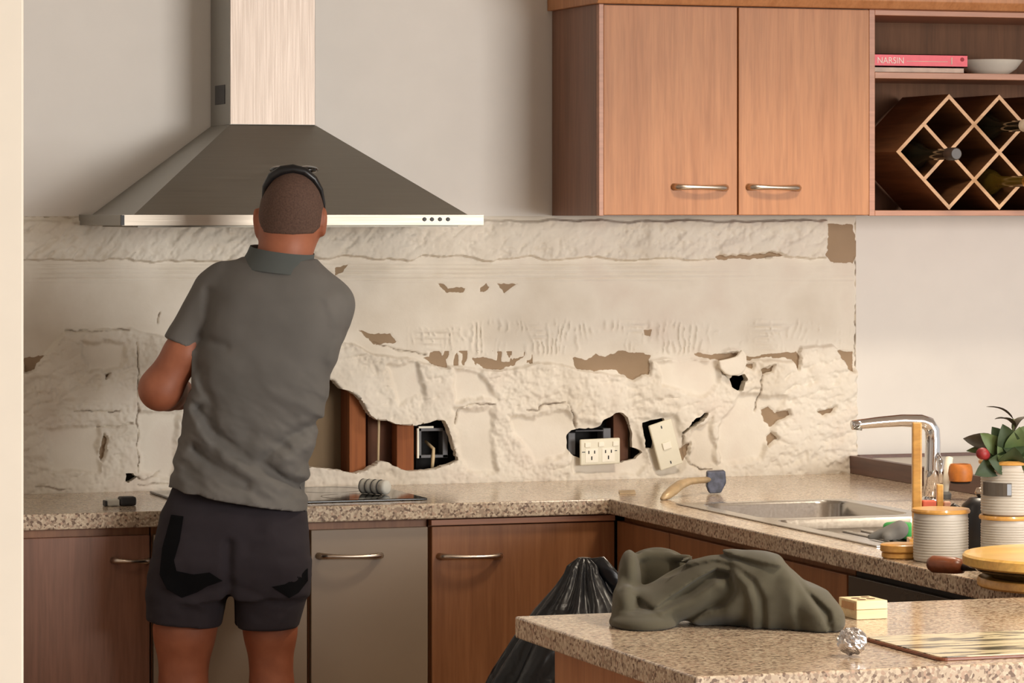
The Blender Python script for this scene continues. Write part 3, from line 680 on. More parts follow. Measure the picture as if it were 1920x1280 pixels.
# wine rack
ZB = ZC0 + .014
r = thing('wine_rack', (1.92, -.19, ZB), 'diamond lattice wooden wine rack in the shelf unit', 'wine rack')
Y0, Y1, th = -.332, -.045, .0045
zb, zm, ztp = ZB + .0075, ZB + .152, ZB + .2965; x0 = 1.635; q = .0723
def slat(a, b, cut=0.0):
    a, b = np.array(a), np.array(b); u = (b - a) / np.linalg.norm(b - a); nrm = np.array([-u[1], u[0]]) * th
    a = a - u * th; b = b + u * th; P = [tuple(v_) for v_ in (a - nrm, b - nrm, b + nrm, a + nrm)]; o_ = obj('slat', MB().prism(P, Y0, Y1, 'xz'), 'rack_wood_shaded', r); obj('front_edge', MB().prism(P, Y0 - (.0012 if u[1] > 0 else .0018), Y0 - .0002, 'xz'), 'rack_wood_lit', o_)  # thin front strip repeats the slat in its lit tone
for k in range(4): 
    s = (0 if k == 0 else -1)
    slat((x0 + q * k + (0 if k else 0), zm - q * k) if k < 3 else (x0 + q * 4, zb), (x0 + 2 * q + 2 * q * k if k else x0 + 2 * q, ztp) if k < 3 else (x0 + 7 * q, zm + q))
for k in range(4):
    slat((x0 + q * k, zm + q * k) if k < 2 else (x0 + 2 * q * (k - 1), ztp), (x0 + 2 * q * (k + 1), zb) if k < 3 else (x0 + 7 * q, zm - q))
def bottle(cx, cz, label, glass, capm, caprad, tip=-.50):
    r = thing('wine_bottle', (cx, -.2, cz - .037), label, 'bottle')
    o = obj('bottle_body', MB().lathe([(.0, -.06), (.034, -.06), (.037, -.065), (.037, -.25), (.033, -.285), (.018, -.33), (.014, -.36), (.014, tip + .03)], (cx, 0, cz), 24, 'y'), glass, r, smooth=40)
    obj('capsule', MB().lathe([(caprad, tip + .045), (caprad, tip + .004), (caprad - .003, tip)], (cx, 0, cz), 20, 'y'), capm, r, smooth=40)
bottle(x0 + q + .004, zm - .008, 'dark wine bottle with dark cap in the leftmost rack cell', 'bottle_glass', 'cap_dark', .0165, -.52)
bottle(x0 + 4 * q - .004, zm + q - .006, 'wine bottle with white cap in the upper right rack cell', 'bottle_glass', 'cap_white', .0165, -.53)
bottle(x0 + 4 * q - .002, zm - q - .005, 'wine bottle with gold foil cap in the lower right rack cell', 'amber_glass', 'gold_foil', .019, -.55)
# books and dish
z0 = 1.9755
def book(name, label, x0, x1, y0, y1, z0, z1, cover):
    r = thing(name, ((x0 + x1) / 2, (y0 + y1) / 2, z0), label, 'book')
    obj('pages', MB().box(x0 + .003, x1 - .003, y0 + .004, y1 - .003, z0 + .002, z1 - .002), 'paper', r)
    obj('cover', MB().box(x0, x1, y0, y1, z0, z0 + .002).box(x0, x1, y0, y1, z1 - .002, z1).box(x0, x1, y0, y0 + .003, z0, z1), cover, r)
    return r
book('book', 'thin pale book lying under the pink book', 1.583, 1.838, -.30, -.1, z0, z0 + .016, 'pale_cover')
rb = book('book', 'pink hardback with white lettering lying on the pale book', 1.58, 1.847, -.303, -.1, z0 + .0165, z0 + .049, 'pink_cover')
def text(body, x, z, y, size, mat, parent, sx=1.0):
    cu = bpy.data.curves.new('lettering', 'FONT'); cu.body = body; cu.size = size; cu.extrude = .0004
    o = bpy.data.objects.new('lettering', cu); COL.objects.link(o); bpy.context.view_layer.update()
    me = bpy.data.meshes.new_from_object(o.evaluated_get(bpy.context.evaluated_depsgraph_get())); bpy.data.objects.remove(o)
    o = bpy.data.objects.new('lettering', me); COL.objects.link(o); me.materials.clear(); me.materials.append(M[mat]); o.parent = parent
    p = np.array([x, y, z]) - ORG[parent]; o.location = p; o.rotation_euler = (math.pi / 2, 0, 0); o.scale = (sx, 1, 1); return o
text('NARSIN', 1.588, z0 + .0245, -.3035, .023, 'white_ink', rb, .95)
obj('spine_rule', MB().box(1.672, 1.79, -.3038, -.303, z0 + .030, z0 + .0315).box(1.80, 1.803, -.3038, -.303, z0 + .024, z0 + .042), 'pale_cover', rb)
obj('spine_mark', MB().lathe([(.0055, -.3038), (.0055, -.303)], (1.832, 0, z0 + .037), 16, 'y'), 'red_ink', rb)
def dishprof(r, h): return [(0, 0), (r * .5, 0), (r * .55, .004), (r * .8, h * .45), (r, h), (r - .004, h), (r * .76, h * .5), (r * .45, .008), (0, .008)]
ds = obj('serving_dish', MB().lathe([(a, b + z0) for a, b in dishprof(.09, .042)], (1.975, -.17, 0), 32), 'ceramic_white', smooth=50); tag(ds, 'cream shallow dish on the upper shelf beside the books', 'dish')

# ------------------------------------------------------------------ range hood
r = thing('range_hood', (0, -.25, 1.58), 'stainless steel pyramid range hood with square chimney above the man', 'range hood')
LZ0, LZ1 = 1.581, 1.607
obj('lip', MB().box(-.45, .45, -.498, -.0035, LZ0, LZ1), 'steel_hood', r, bevel=.001)
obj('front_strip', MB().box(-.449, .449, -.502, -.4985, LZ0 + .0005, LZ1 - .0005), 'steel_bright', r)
obj('corner_cap', MB().box(-.452, -.444, -.5035, -.494, LZ0 + .001, LZ1 - .001), 'band_dark', r)
cz = 1.829; b = .034
obj('canopy', MB().hexa([(-.45 + b, -.478, LZ1), (.45 - b, -.478, LZ1), (.45 - b, -.004, LZ1), (-.45 + b, -.004, LZ1)], [(-.113, -.2, cz), (.108, -.2, cz), (.108, -.004, cz), (-.113, -.004, cz)]), 'steel_hood', r)
cm = obj('chimney', MB().box(-.113, .107, -.199, -.004, cz, CEIL - .002), 'steel_hood', r, bevel=.0015)
obj('chimney_front', MB().box(-.111, .105, -.2015, -.1995, cz + .002, CEIL - .004), 'steel_chimney', r)  # brighter pinkish steel on this face alone, window reflection put into the colour
zz = onY(415, 160, -.1)[2]; z2 = onY(415, 196, -.1)[2]
obj('vent_slot', MB().box(-.1145, -.112, -.155, -.055, z2, zz), 'band_dark', r)
for px in (796, 810, 825, 840):
    p = onY(px, 411, -.502); obj('button', MB().lathe([(.0045, -.5052), (.0052, -.502)], (p[0], 0, p[2]), 12, 'y'), 'band_dark', r)
obj('filter_panel', MB().box(-.4, .4, -.45, -.05, LZ0 - .004, LZ0 - .0005), 'steel_dull', r)

# ================================================================== sink, tap
r = thing('sink', ((SX0 + SX1) / 2, (SY0 + SY1) / 2, ZT - .17), 'stainless steel inset sink with bowl and drainer in the worktop', 'sink')
def rrect(x0, x1, y0, y1, rad, z, n=6):
    P = []
    for cx, cy, a0 in ((x1 - rad, y1 - rad, 0), (x0 + rad, y1 - rad, 90), (x0 + rad, y0 + rad, 180), (x1 - rad, y0 + rad, 270)):
        for k in range(n + 1):
            a = math.radians(a0 + 90 * k / n); P.append((cx + rad * math.cos(a), cy + rad * math.sin(a), z))
    return P
BX0, BX1 = SX0 + .03, SX1 - .03; B1 = (-1.30, SY1 - .03); B2 = (SY0 + .03, -1.345)
def bowl(nm, y0, y1, dep, rad):
    R = [rrect(BX0, BX1, y0, y1, rad, ZT + .003), rrect(BX0 + .004, BX1 - .004, y0 + .004, y1 - .004, rad, ZT - .004), rrect(BX0 + .010, BX1 - .010, y0 + .010, y1 - .010, rad, ZT - dep * .8), rrect(BX0 + .03, BX1 - .03, y0 + .03, y1 - .03, rad, ZT - dep)]
    return obj(nm, MB().rings(R, cap0=False, cap1=True), 'steel_sink', r, smooth=40, fixn=False)
b1 = bowl('bowl', *B1, .165, .06); b2 = bowl('drainer', *B2, .022, .03)
obj('drain', MB().lathe([(.0, ZT - .1645), (.03, ZT - .1645), (.034, ZT - .162), (.034, ZT - .164)], (1.05, -1.07, 0), 24), 'steel_dull', b1)
for k in range(6): obj('drainer_rib', MB().box(BX0 + .05 + k * .045, BX0 + .062 + k * .045, B2[0] + .06, B2[1] - .06, ZT - .022, ZT - .018), 'steel_sink', b2, bevel=.002)
rim = MB()
e = .006
for q in ((SX0 - e, SX1 + e, B1[1], SY1 + e), (SX0 - e, SX1 + e, SY0 - e, B2[0]), (SX0 - e, BX0, B2[0], B1[1]), (BX1, SX1 + e, B2[0], B1[1]), (BX0, BX1, B2[1], B1[0])): rim.box(q[0], q[1], q[2], q[3], ZT + .0005, ZT + .0035)
obj('rim', rim, 'steel_sink', r, bevel=.0008)
# corner fillets of the bowl openings
def fillet(cx, cy, sx, sy, rad):
    P = [(cx, cy)] + [(cx + sx * (rad - rad * math.cos(a)), cy + sy * (rad - rad * math.sin(a))) for a in np.linspace(0, math.pi / 2, 6)]
    return P
for (y0, y1), rad in ((B1, .06), (B2, .03)):
    for cx, sx in ((BX0, 1), (BX1, -1)):
        for cy, sy in ((y0, 1), (y1, -1)): obj('rim_corner', MB().prism(fillet(cx, cy, sx, sy, rad), ZT + .0005, ZT + .0034, 'xy'), 'steel_sink', r)
def W1(px, py, wd): return v2w([V(px, py, wd)])[0]
# tap
tb = onZ(1747, 938, ZT); r = thing('tap', (tb[0], tb[1], ZT), 'tall chrome mixer tap with flat spout by the sink', 'tap')
wT = 8.62
obj('base', MB().lathe([(.024, ZT + .0005), (.024, ZT + .006), (.019, ZT + .012), (.019, ZT + .07)], (tb[0], tb[1], 0), 24), 'chrome', r, smooth=40)
path = [(1747, 930), (1748, 880), (1749, 830), (1748, 806), (1741, 794), (1726, 789), (1690, 788), (1650, 791), (1612, 795), (1598, 797)]
obj('spout', MB().tube([W1(x, y, wT - .00043 * max(0, 1745 - x)) for x, y in path], [.019, .019, .0185, .018, .0175, .0165, .015, .0135, .012, .0115], 14, sx=1.15), 'chrome', r, smooth=True)
obj('nozzle', MB().tube([W1(1610, 799, wT - .06), W1(1609, 806, wT - .06)], [.010, .009], 12), 'steel_dull', r, smooth=40)
obj('lever', MB().tube([W1(1757, 850, wT - .01), W1(1764, 865, wT - .04), W1(1764, 905, wT - .05)], [.007, .007, .005], 8), 'chrome', r, smooth=True)
# things in the drainer
def soft_box(name, px, py, wd, sx, sy, sz, mat, label, cat, rot=0):
    c = W1(px, py, wd); m = MB().box(c[0] - sx, c[0] + sx, c[1] - sy, c[1] + sy, c[2], c[2] + sz).rot('Z', rot, c)
    o = obj(name, m, mat, bevel=min(sx, sy, sz) * .45, seg=4, smooth=True); tag(o, label, cat); return o
zd = ZT - .0175
wd = .0; c = onZ(1690, 1008, zd); wq = (c - CAM) @ FW
soft_box('sponge', 1692, 1008, wq, .026, .04, .034, 'sponge_green', 'bright green sponge in the sink drainer', 'sponge', .5)
cl = Field((-.09, -.09, -.01), (.09, .09, .08), .004)
cl.cap((-.035, 0, .006), (.03, .0, .022), .006, .02, .01); cl.cap((.0, -.02, .006), (.03, .02, .012), .01, .014, .012); cl.D = np.maximum(cl.D, -.0 - cl.grids()[2])
P, Q = cl.mesh(); cc = onZ(1662, 1012, zd); mm = MB(); mm.v = [P + np.array([cc[0], cc[1] + .01, zd])]; mm.f = Q.tolist(); mm.n = len(P); mm.rot('Z', -.3, cc)
o = obj('dish_cloth', mm, 'cloth_grey', smooth=True); tag(o, 'grey cone-shaped folded dish cloth beside the green sponge', 'cloth')

# ================================================================== canisters and things by the sink
def canister(px, wd, zb, h, rad, label, lid=True, plate=False, cat='canister'):
    c = W1(px, 500, wd); c[2] = zb; r = thing('canister', c, label, cat)
    prof = [(rad - .004, zb), (rad, zb + .003)]; n = 15
    for k in range(n):
        z = zb + .006 + (h - .014) * k / n; dz = (h - .014) / n; prof += [(rad, z), (rad + .0013, z + dz * .3), (rad + .0013, z + dz * .7), (rad, z + dz)]
    prof += [(rad, zb + h), (rad - .005, zb + h), (rad - .005, zb + h - .03)]
    obj('jar', MB().lathe(prof, c * np.array([1, 1, 0]), 40), 'ceramic', r, smooth=50)
    if lid: obj('lid', MB().lathe([(rad - .006, zb + h + .0003), (rad + .004, zb + h + .001), (rad + .005, zb + h + .005), (rad + .003, zb + h + .009), (0, zb + h + .009)], c * np.array([1, 1, 0]), 40), 'bamboo', r, smooth=40)
    if plate:
        m = MB(); a0 = math.atan2(-FW[1], -FW[0]); R = []
        for i, a in enumerate(np.linspace(a0 - 1.2, a0 - .05, 9)):
            R.append([(c[0] + q * math.cos(a), c[1] + q * math.sin(a), z) for q, z in ((rad + .0015, zb + h * .40), (rad + .0035, zb + h * .40), (rad + .0035, zb + h * .66), (rad + .0015, zb + h * .66))])
        obj('label_plate', m.rings(R), 'label_plate', r)
        R = []
        for a in np.linspace(a0 - .2, a0 - .06, 3): R.append([(c[0] + q * math.cos(a), c[1] + q * math.sin(a), z) for q, z in ((rad + .003, zb + h * .42), (rad + .0042, zb + h * .42), (rad + .0042, zb + h * .64), (rad + .003, zb + h * .64))])
        obj('plate_clip', MB().rings(R), 'chrome', r)
    return r, c
canister(1764, 7.15, ZT, .096, .054, 'white ribbed canister with bamboo lid standing in front of the tap')
r2, c2 = canister(1892, 7.10, ZT, .088, .055, 'lower white ribbed canister of the stack under the plant')
r3, c3 = canister(1892, 7.10, ZT + .0975, .1, .055, 'upper white ribbed canister with metal plate holding the plant', lid=False, plate=True)
obj('bamboo_ring', MB().lathe([(.049, c3[2] + .1003), (.060, c3[2] + .101), (.061, c3[2] + .106), (.058, c3[2] + .109), (.044, c3[2] + .109), (.044, c3[2] + .1003)], c3 * np.array([1, 1, 0]), 40, cap0=False, cap1=False), 'bamboo', r3, smooth=40)
# plant
zp = c3[2] + .075; r = thing('potted_plant', (c3[0], c3[1], zp), 'leafy green plant with a red bud growing in the upper canister', 'plant')
obj('soil', MB().lathe([(.0, zp), (.043, zp), (.043, zp + .015), (0, zp + .018)], (c3[0], c3[1], 0), 24), 'brown_board', r)
def leaf(base, tip, width, mat, curl=.02, up=(0, 0, 1), fold=.25):
    base, tip = np.array(base), np.array(tip); d = tip - base; L = np.linalg.norm(d); d /= L; up = np.array(up, float); s = np.cross(d, up); s /= np.linalg.norm(s) + 1e-9; n = np.cross(s, d)
    m = 9; Vv = []; Fq = []
    for i in range(m):
        t = i / (m - 1); wv = width * (math.sin(math.pi * t ** .8) ** .8) + .0004; c = base + d * L * t + n * curl * math.sin(math.pi * t)
        for k in (-1, -.5, 0, .5, 1): Vv.append(c + s * wv * k + n * (abs(k) * wv * fold))
    for i in range(m - 1):
        for k in range(4): a = i * 5 + k; Fq.append((a, a + 1, a + 6, a + 5))
    nv = len(Vv); Vv = Vv + [v - n * .0008 for v in Vv]; Fq = Fq + [tuple(nv + q for q in f[::-1]) for f in Fq]
    return obj('leaf', MB().add(Vv, Fq), mat, r, smooth=True)
wp = 7.1; soil = V(1892, 878, wp)
def pv(x, y, dw): return W1(x, y, wp + dw)
LEAVES = [((1870, 830, 0), (1806, 822, -.02), .013, 'leaf_dark'), ((1900, 785, 0), (1849, 762, -.01), .007, 'leaf_dark'), ((1905, 800, 0), (1865, 785, -.02), .009, 'leaf_dark'), ((1880, 860, -.02), (1828, 890, -.05), .017, 'leaf_green'),
 ((1885, 850, -.02), (1838, 812, -.05), .014, 'leaf_light'), ((1890, 845, -.02), (1860, 800, -.04), .016, 'leaf_green'), ((1895, 850, -.03), (1880, 795, -.06), .018, 'leaf_green'), ((1900, 855, -.03), (1912, 800, -.06), .018, 'leaf_light'),
 ((1888, 868, -.03), (1854, 862, -.06), .018, 'leaf_green'), ((1893, 866, -.03), (1902, 838, -.08), .02, 'leaf_green'), ((1900, 865, -.02), (1935, 840, -.05), .018, 'leaf_green'), ((1905, 830, 0), (1945, 800, .0), .016, 'leaf_light'),
 ((1900, 810, .02), (1930, 780, .03), .012, 'leaf_dark'), ((1890, 840, .02), (1870, 815, .05), .016, 'leaf_green'), ((1905, 845, .03), (1925, 825, .06), .016, 'leaf_dark'), ((1885, 865, .02), (1850, 850, .04), .015, 'leaf_green'), ((1905, 870, -.03), (1926, 858, -.06), .018, 'leaf_light'),
 ((1898, 830, -.03), (1908, 862, -.06), .017, 'leaf_green'), ((1886, 838, -.03), (1872, 862, -.06), .016, 'leaf_light'), ((1880, 835, 0), (1812, 845, -.01), .008, 'leaf_light')]
for b_, t_, wv, mt in LEAVES: leaf(pv(*b_), pv(*t_), wv * 1.3, mt, curl=.008, up=(-FW if b_[1] > 815 else (0, 0, 1)))
for x, y, dw in ((1880, 815, 0), (1900, 785, 0), (1905, 810, 0), (1890, 840, -.02), (1870, 830, 0), (1905, 835, .0)):
    s0 = pv(1892, 885, 0); e0 = pv(x, y, dw); obj('stem', MB().tube([s0, (s0 + e0) / 2 + np.array([.004, 0, .006]), e0], [.003, .0025, .002], 6), 'stem_green', r, smooth=True)
bc = pv(1842, 850, -.05); Fd = Field(bc - .03, bc + .03, .002); Fd.ell(bc, (.013, .013, .012), .004); Fd.ell(bc + np.array([.008, 0, -.004]), (.008, .009, .009), .003)
P, Q = Fd.mesh(); mm = MB(); mm.v = [P]; mm.f = Q.tolist(); mm.n = len(P); obj('bud', mm, 'bud_red', r, smooth=True)
obj('stem', MB().tube([pv(1885, 875, -.02), pv(1862, 866, -.04), bc], [.002, .002, .002], 6), 'stem_green', r, smooth=True)
# wooden stand behind the canister
ws = 7.42; r = thing('wooden_stand', np.array([*W1(1738, 900, ws)[:2], ZT]), 'wooden upright stand with coral pad in front of the tap', 'stand')
def vbox(px0, px1, py0, z0, d, wd, mat, nm, parent, bevel=.001):
    a, b = V(px0, py0, wd), V(px1, py0, wd); m = MB(); pts = [(a[0], wd), (b[0], wd), (b[0], wd + d), (a[0], wd + d)]
    m.hexa(v2w([(p[0], p[1], z0) for p in pts]), v2w([(p[0], p[1], a[2]) for p in pts])); return obj(nm, m, mat, parent, bevel=bevel)
zb_ = ZT + .013
vbox(1705, 1775, 1010, ZT, .05, ws - .012, 'bamboo', 'base', r)
vbox(1711, 1729, 792, zb_, .02, ws, 'bamboo', 'post', r, .003); vbox(1757, 1769, 908, zb_, .02, ws, 'bamboo', 'short_post', r, .002)
vbox(1730, 1756, 938, zb_, .018, ws, 'coral', 'pad', r, .003); vbox(1770, 1783, 940, zb_, .014, ws, 'pink_soft', 'side_pad', r, .003)
# spare bamboo lids left of the canister
c = W1(1690, 500, 7.215); c[2] = ZT
for k, (zz0, rad, lab) in enumerate(((ZT, .040, 'small round bamboo coaster at the bottom beside the canister'), (ZT + .0125, .043, 'small round bamboo disc stacked on the coaster beside the canister'))):
    o = obj('bamboo_coaster', MB().lathe([(rad - .003, zz0 + .0002), (rad, zz0 + .003), (rad, zz0 + .010 + .004 * k), (rad - .003, zz0 + .0122 + .004 * k), (0, zz0 + .0122 + .004 * k)], c * np.array([1, 1, 0]), 36), 'bamboo', smooth=40); tag(o, lab, 'coaster')
# black kettle between the canisters
c = W1(1838, 500, 7.36); r = thing('kettle', (c[0], c[1], ZT), 'black kettle partly hidden between the ribbed canisters', 'kettle')
obj('kettle_body', MB().lathe([(.04, ZT), (.046, ZT + .01), (.046, ZT + .06), (.038, ZT + .095), (.022, ZT + .11), (0, ZT + .112)], (c[0], c[1], 0), 32), 'black_plastic', r, smooth=40)
obj('spout', MB().tube([W1(1820, 985, 7.36), W1(1800, 962, 7.34), W1(1786, 948, 7.33)], [.018, .013, .007], 12), 'black_plastic', r, smooth=True)
obj('lid_knob', MB().lathe([(.006, ZT + .112), (.012, ZT + .12), (.008, ZT + .13), (0, ZT + .131)], (c[0], c[1], 0), 16), 'handle_metal', r, smooth=True)
# frying pan between two bamboo boards
wb_ = 6.66; c = W1(2010, 500, wb_); cxy = c * np.array([1, 1, 0])
o = obj('bamboo_board', MB().lathe([(.172, ZT + .0003), (.176, ZT + .004), (.176, ZT + .014), (.173, ZT + .018), (0, ZT + .018)], cxy, 64), 'bamboo', smooth=40); tag(o, 'round bamboo trivet under the black pan at the worktop edge', 'trivet')
r = thing('frying_pan', (c[0], c[1], ZT + .0183), 'black pan with brown wooden handle between two bamboo discs', 'pan')
z0 = ZT + .0183
obj('pan_body', MB().lathe([(.15, z0), (.178, z0 + .012), (.186, z0 + .020), (.182, z0 + .020), (.172, z0 + .012), (.145, z0 + .004), (0, z0 + .004)], cxy, 64), 'black_gloss', r, smooth=40)
obj('handle', MB().tube([W1(1744, 1057, 6.82), W1(1750, 1057, 6.815), W1(1790, 1060, 6.79), W1(1806, 1062, 6.78)], [.0125, .0165, .016, .013], 14), 'handle_wood', r, smooth=True)
obj('handle_ferrule', MB().tube([W1(1804, 1063, 6.782), W1(1842, 1064, 6.72)], [.008, .006], 10), 'black_plastic', r, smooth=True)
z1 = z0 + .0205
o = obj('bamboo_board', MB().lathe([(.196, z1), (.203, z1 + .004), (.203, z1 + .019), (.199, z1 + .023), (0, z1 + .023)], cxy, 72), 'bamboo_light', smooth=40); tag(o, 'bright round bamboo board lying on top of the black pan', 'board')
# wooden pot on the ledge, white brush
c = onZ(1801, 906, lz - .006); zz0 = lz - .0058
r = thing('wooden_pot', (c[0], c[1], zz0), 'small orange wooden pot on the ledge behind the kettle', 'pot')
obj('pot_body', MB().lathe([(.018, zz0 + .003), (.027, zz0 + .006), (.030, zz0 + .025), (.028, zz0 + .04), (.024, zz0 + .047), (.02, zz0 + .047), (.02, zz0 + .03), (0, zz0 + .03)], (c[0], c[1], 0), 28), 'orange_wood', r, smooth=50)
obj('foot', MB().lathe([(.022, zz0), (.025, zz0 + .003), (.02, zz0 + .004)], (c[0], c[1], 0), 24), 'gap_dark', r)
c = onZ(1772, 935, ZT); r = thing('dish_brush', c, 'white dish brush leaning between tap and kettle', 'brush')
wq = (c - CAM) @ FW
obj('handle', MB().tube([W1(1772, 925, wq), W1(1775, 895, wq), W1(1780, 858, wq + .02)], [.008, .0085, .0095], 10, sx=1.1), 'white_button', r, smooth=True)
obj('bristle_head', MB().lathe([(.014, ZT + .0004), (.016, ZT + .012), (.011, ZT + .018)], (c[0], c[1], 0), 18), 'cloth_grey', r, smooth=40)

# ================================================================== things on the back worktop
r = thing('scraper', np.array([*onZ(1345, 925, ZT)[:2], ZT]), 'tile scraper with blue-grey head and tan handle by the sink', 'tool')
h0 = 8.85
vb = [W1(1326, 884, h0), W1(1360, 882, h0 + .01), W1(1362, 905, h0 + .005), W1(1352, 924, h0 - .01), W1(1330, 925, h0 - .015), W1(1325, 912, h0 - .01)]
hd = MB(); k = len(vb); dv = np.array([.012, .038, 0]); f = [tuple(range(k))] + [tuple(range(2 * k - 1, k - 1, -1))] + [(i, (i + 1) % k, k + (i + 1) % k, k + i) for i in range(k)]
hd.add([p for p in vb] + [p + dv for p in vb], f); obj('head', hd, 'blue_grey', r, bevel=.004, seg=3)
P = [W1(x, y, wd_) for x, y, wd_ in ((1332, 899, 8.86), (1312, 900, 8.83), (1292, 902, 8.79), (1276, 908, 8.75), (1262, 919, 8.71), (1250, 929, 8.68), (1241, 935, 8.66))]
obj('handle', MB().tube(P, [.008, .008, .009, .011, .012, .010, .004], 12, sx=1.3), 'trowel_tan', r, smooth=True)
o = obj('offcut', MB().prism([tuple(onZ(x, y, ZT)[:2]) for x, y in ((1160, 922), (1190, 921), (1192, 926), (1162, 927))], ZT + .0003, ZT + .004, 'xy'), 'trowel_tan'); tag(o, 'thin brown tile offcut lying on the corner of the worktop', 'offcut')
# cooktop
r = thing('cooktop', (0, -.3, ZT), 'black glass cooktop under the range hood', 'cooktop')
obj('glass', MB().box(-.29, .30, -.52, -.09, ZT + .0004, ZT + .006), 'cooktop_glass', r, bevel=.002)
for cx_, cy_, rr in ((-.14, -.2, .075), (.14, -.2, .09), (-.14, -.41, .09), (.14, -.41, .075)): obj('burner_ring', MB().lathe([(rr - .002, ZT + .0061), (rr - .002, ZT + .0064), (rr, ZT + .0064), (rr, ZT + .0061)], (cx_, cy_, 0), 32, cap0=False, cap1=False), 'steel_dull', r)
# rolled cloth with dark bands on the cooktop
c = onZ(700, 926, ZT + .006); wq = (c - CAM) @ FW
r = thing('cloth_roll', (c[0], c[1], ZT + .006), 'white roll with dark bands lying on the cooktop', 'roll')
A, B = W1(679, 911, wq + .02), W1(727, 921, wq - .03); A[2] = B[2] = ZT + .0245
T = np.linspace(0, 1, 25); rr = .0165 + .0018 * np.abs(np.sin(T * math.pi * 4)); rr[0] *= .75; rr[-1] *= .75
obj('roll_body', MB().tube(A + (B - A) * T[:, None], rr, 20), 'roll_white', r, smooth=True)
for t_ in (.04, .27, .5, .73): 
    q = np.linspace(t_ - .018, t_ + .018, 3); obj('band', MB().tube(A + (B - A) * q[:, None], [.0172, .0188, .0172], 20), 'band_dark', r, smooth=True)
# small tool at the left
c = onZ(226, 948, ZT); r = thing('tape_measure', (c[0], c[1], ZT), 'dark grey palm-sized tool with pale label on the left worktop', 'tool')
obj('case', MB().box(c[0] - .004, c[0] + .036, c[1] - .016, c[1] + .02, ZT + .0003, ZT + .022), 'band_dark', r, bevel=.006, seg=3)
obj('label_end', MB().box(c[0] - .034, c[0] - .0045, c[1] - .014, c[1] + .018, ZT + .0003, ZT + .017), 'roll_white', r, bevel=.004); obj('tip', MB().box(c[0] - .04, c[0] - .0345, c[1] - .012, c[1] + .016, ZT + .0003, ZT + .014), 'band_dark', r, bevel=.002)

# ================================================================== things on the peninsula
r = thing('tray', (.45, -3.605, ZT), 'flat tray with black and cream marbled print on the peninsula', 'tray')
obj('tray_base', MB().prism([(p[0], p[1]) for p in rrect(.13, .80, -3.75, -3.462, .015, 0)], ZT + .0003, ZT + .005, 'xy'), 'handle_wood', r, bevel=.001)
obj('tray_face', MB().prism([(p[0], p[1]) for p in rrect(.134, .796, -3.746, -3.466, .012, 0)], ZT + .0051, ZT + .0066, 'xy'), 'marble_print', r)
bx0, by0 = onZ(1606, 1162, ZT)[:2]; r = thing('wooden_block', (bx0 + .03, by0 + .035, ZT), 'pale wooden block with drilled holes beside the jacket', 'block')
obj('block_body', MB().box(bx0, bx0 + .058, by0, by0 + .075, ZT + .0003, ZT + .0165).box(bx0, bx0 + .058, by0, by0 + .075, ZT + .0170, ZT + .032), 'pale_wood', r, bevel=.0012)
for u, v_ in ((.018, .02), (.018, .045), (.04, .03), (.042, .058)): obj('drilled_hole', MB().lathe([(.0, ZT + .0322), (.007, ZT + .0322), (.0078, ZT + .0325), (.0078, ZT + .032)], (bx0 + u, by0 + v_, 0), 16), 'hole_brown', r)
obj('end_cap', MB().box(bx0 - .0015, bx0 - .0002, by0 + .004, by0 + .06, ZT + .016, ZT + .028), 'end_grain', r)
# crumpled foil ball
c = onZ(1600, 1234, ZT) + np.array([.008, .025, .0235]); n1, n2 = 26, 40; R = []
for i in range(n1):
    th_ = math.pi * i / (n1 - 1); ph = np.linspace(0, 2 * math.pi, n2, endpoint=False); x, y, z = np.sin(th_) * np.cos(ph), np.sin(th_) * np.sin(ph), np.cos(th_) + 0 * ph
    q = ridged(x * 2.2 + 5 + z * 1.3, y * 2.2 + 9 - z * 1.1, 5, 3); rr = .0255 * (.80 + .34 * (q - .35)); R.append(np.stack([c[0] + rr * x, c[1] + rr * y, np.maximum(c[2] + rr * z * .92, ZT + .0004)], 1))
o = obj('foil_ball', MB().rings(R), 'foil'); tag(o, 'crumpled silver foil ball in front of the jacket', 'foil')

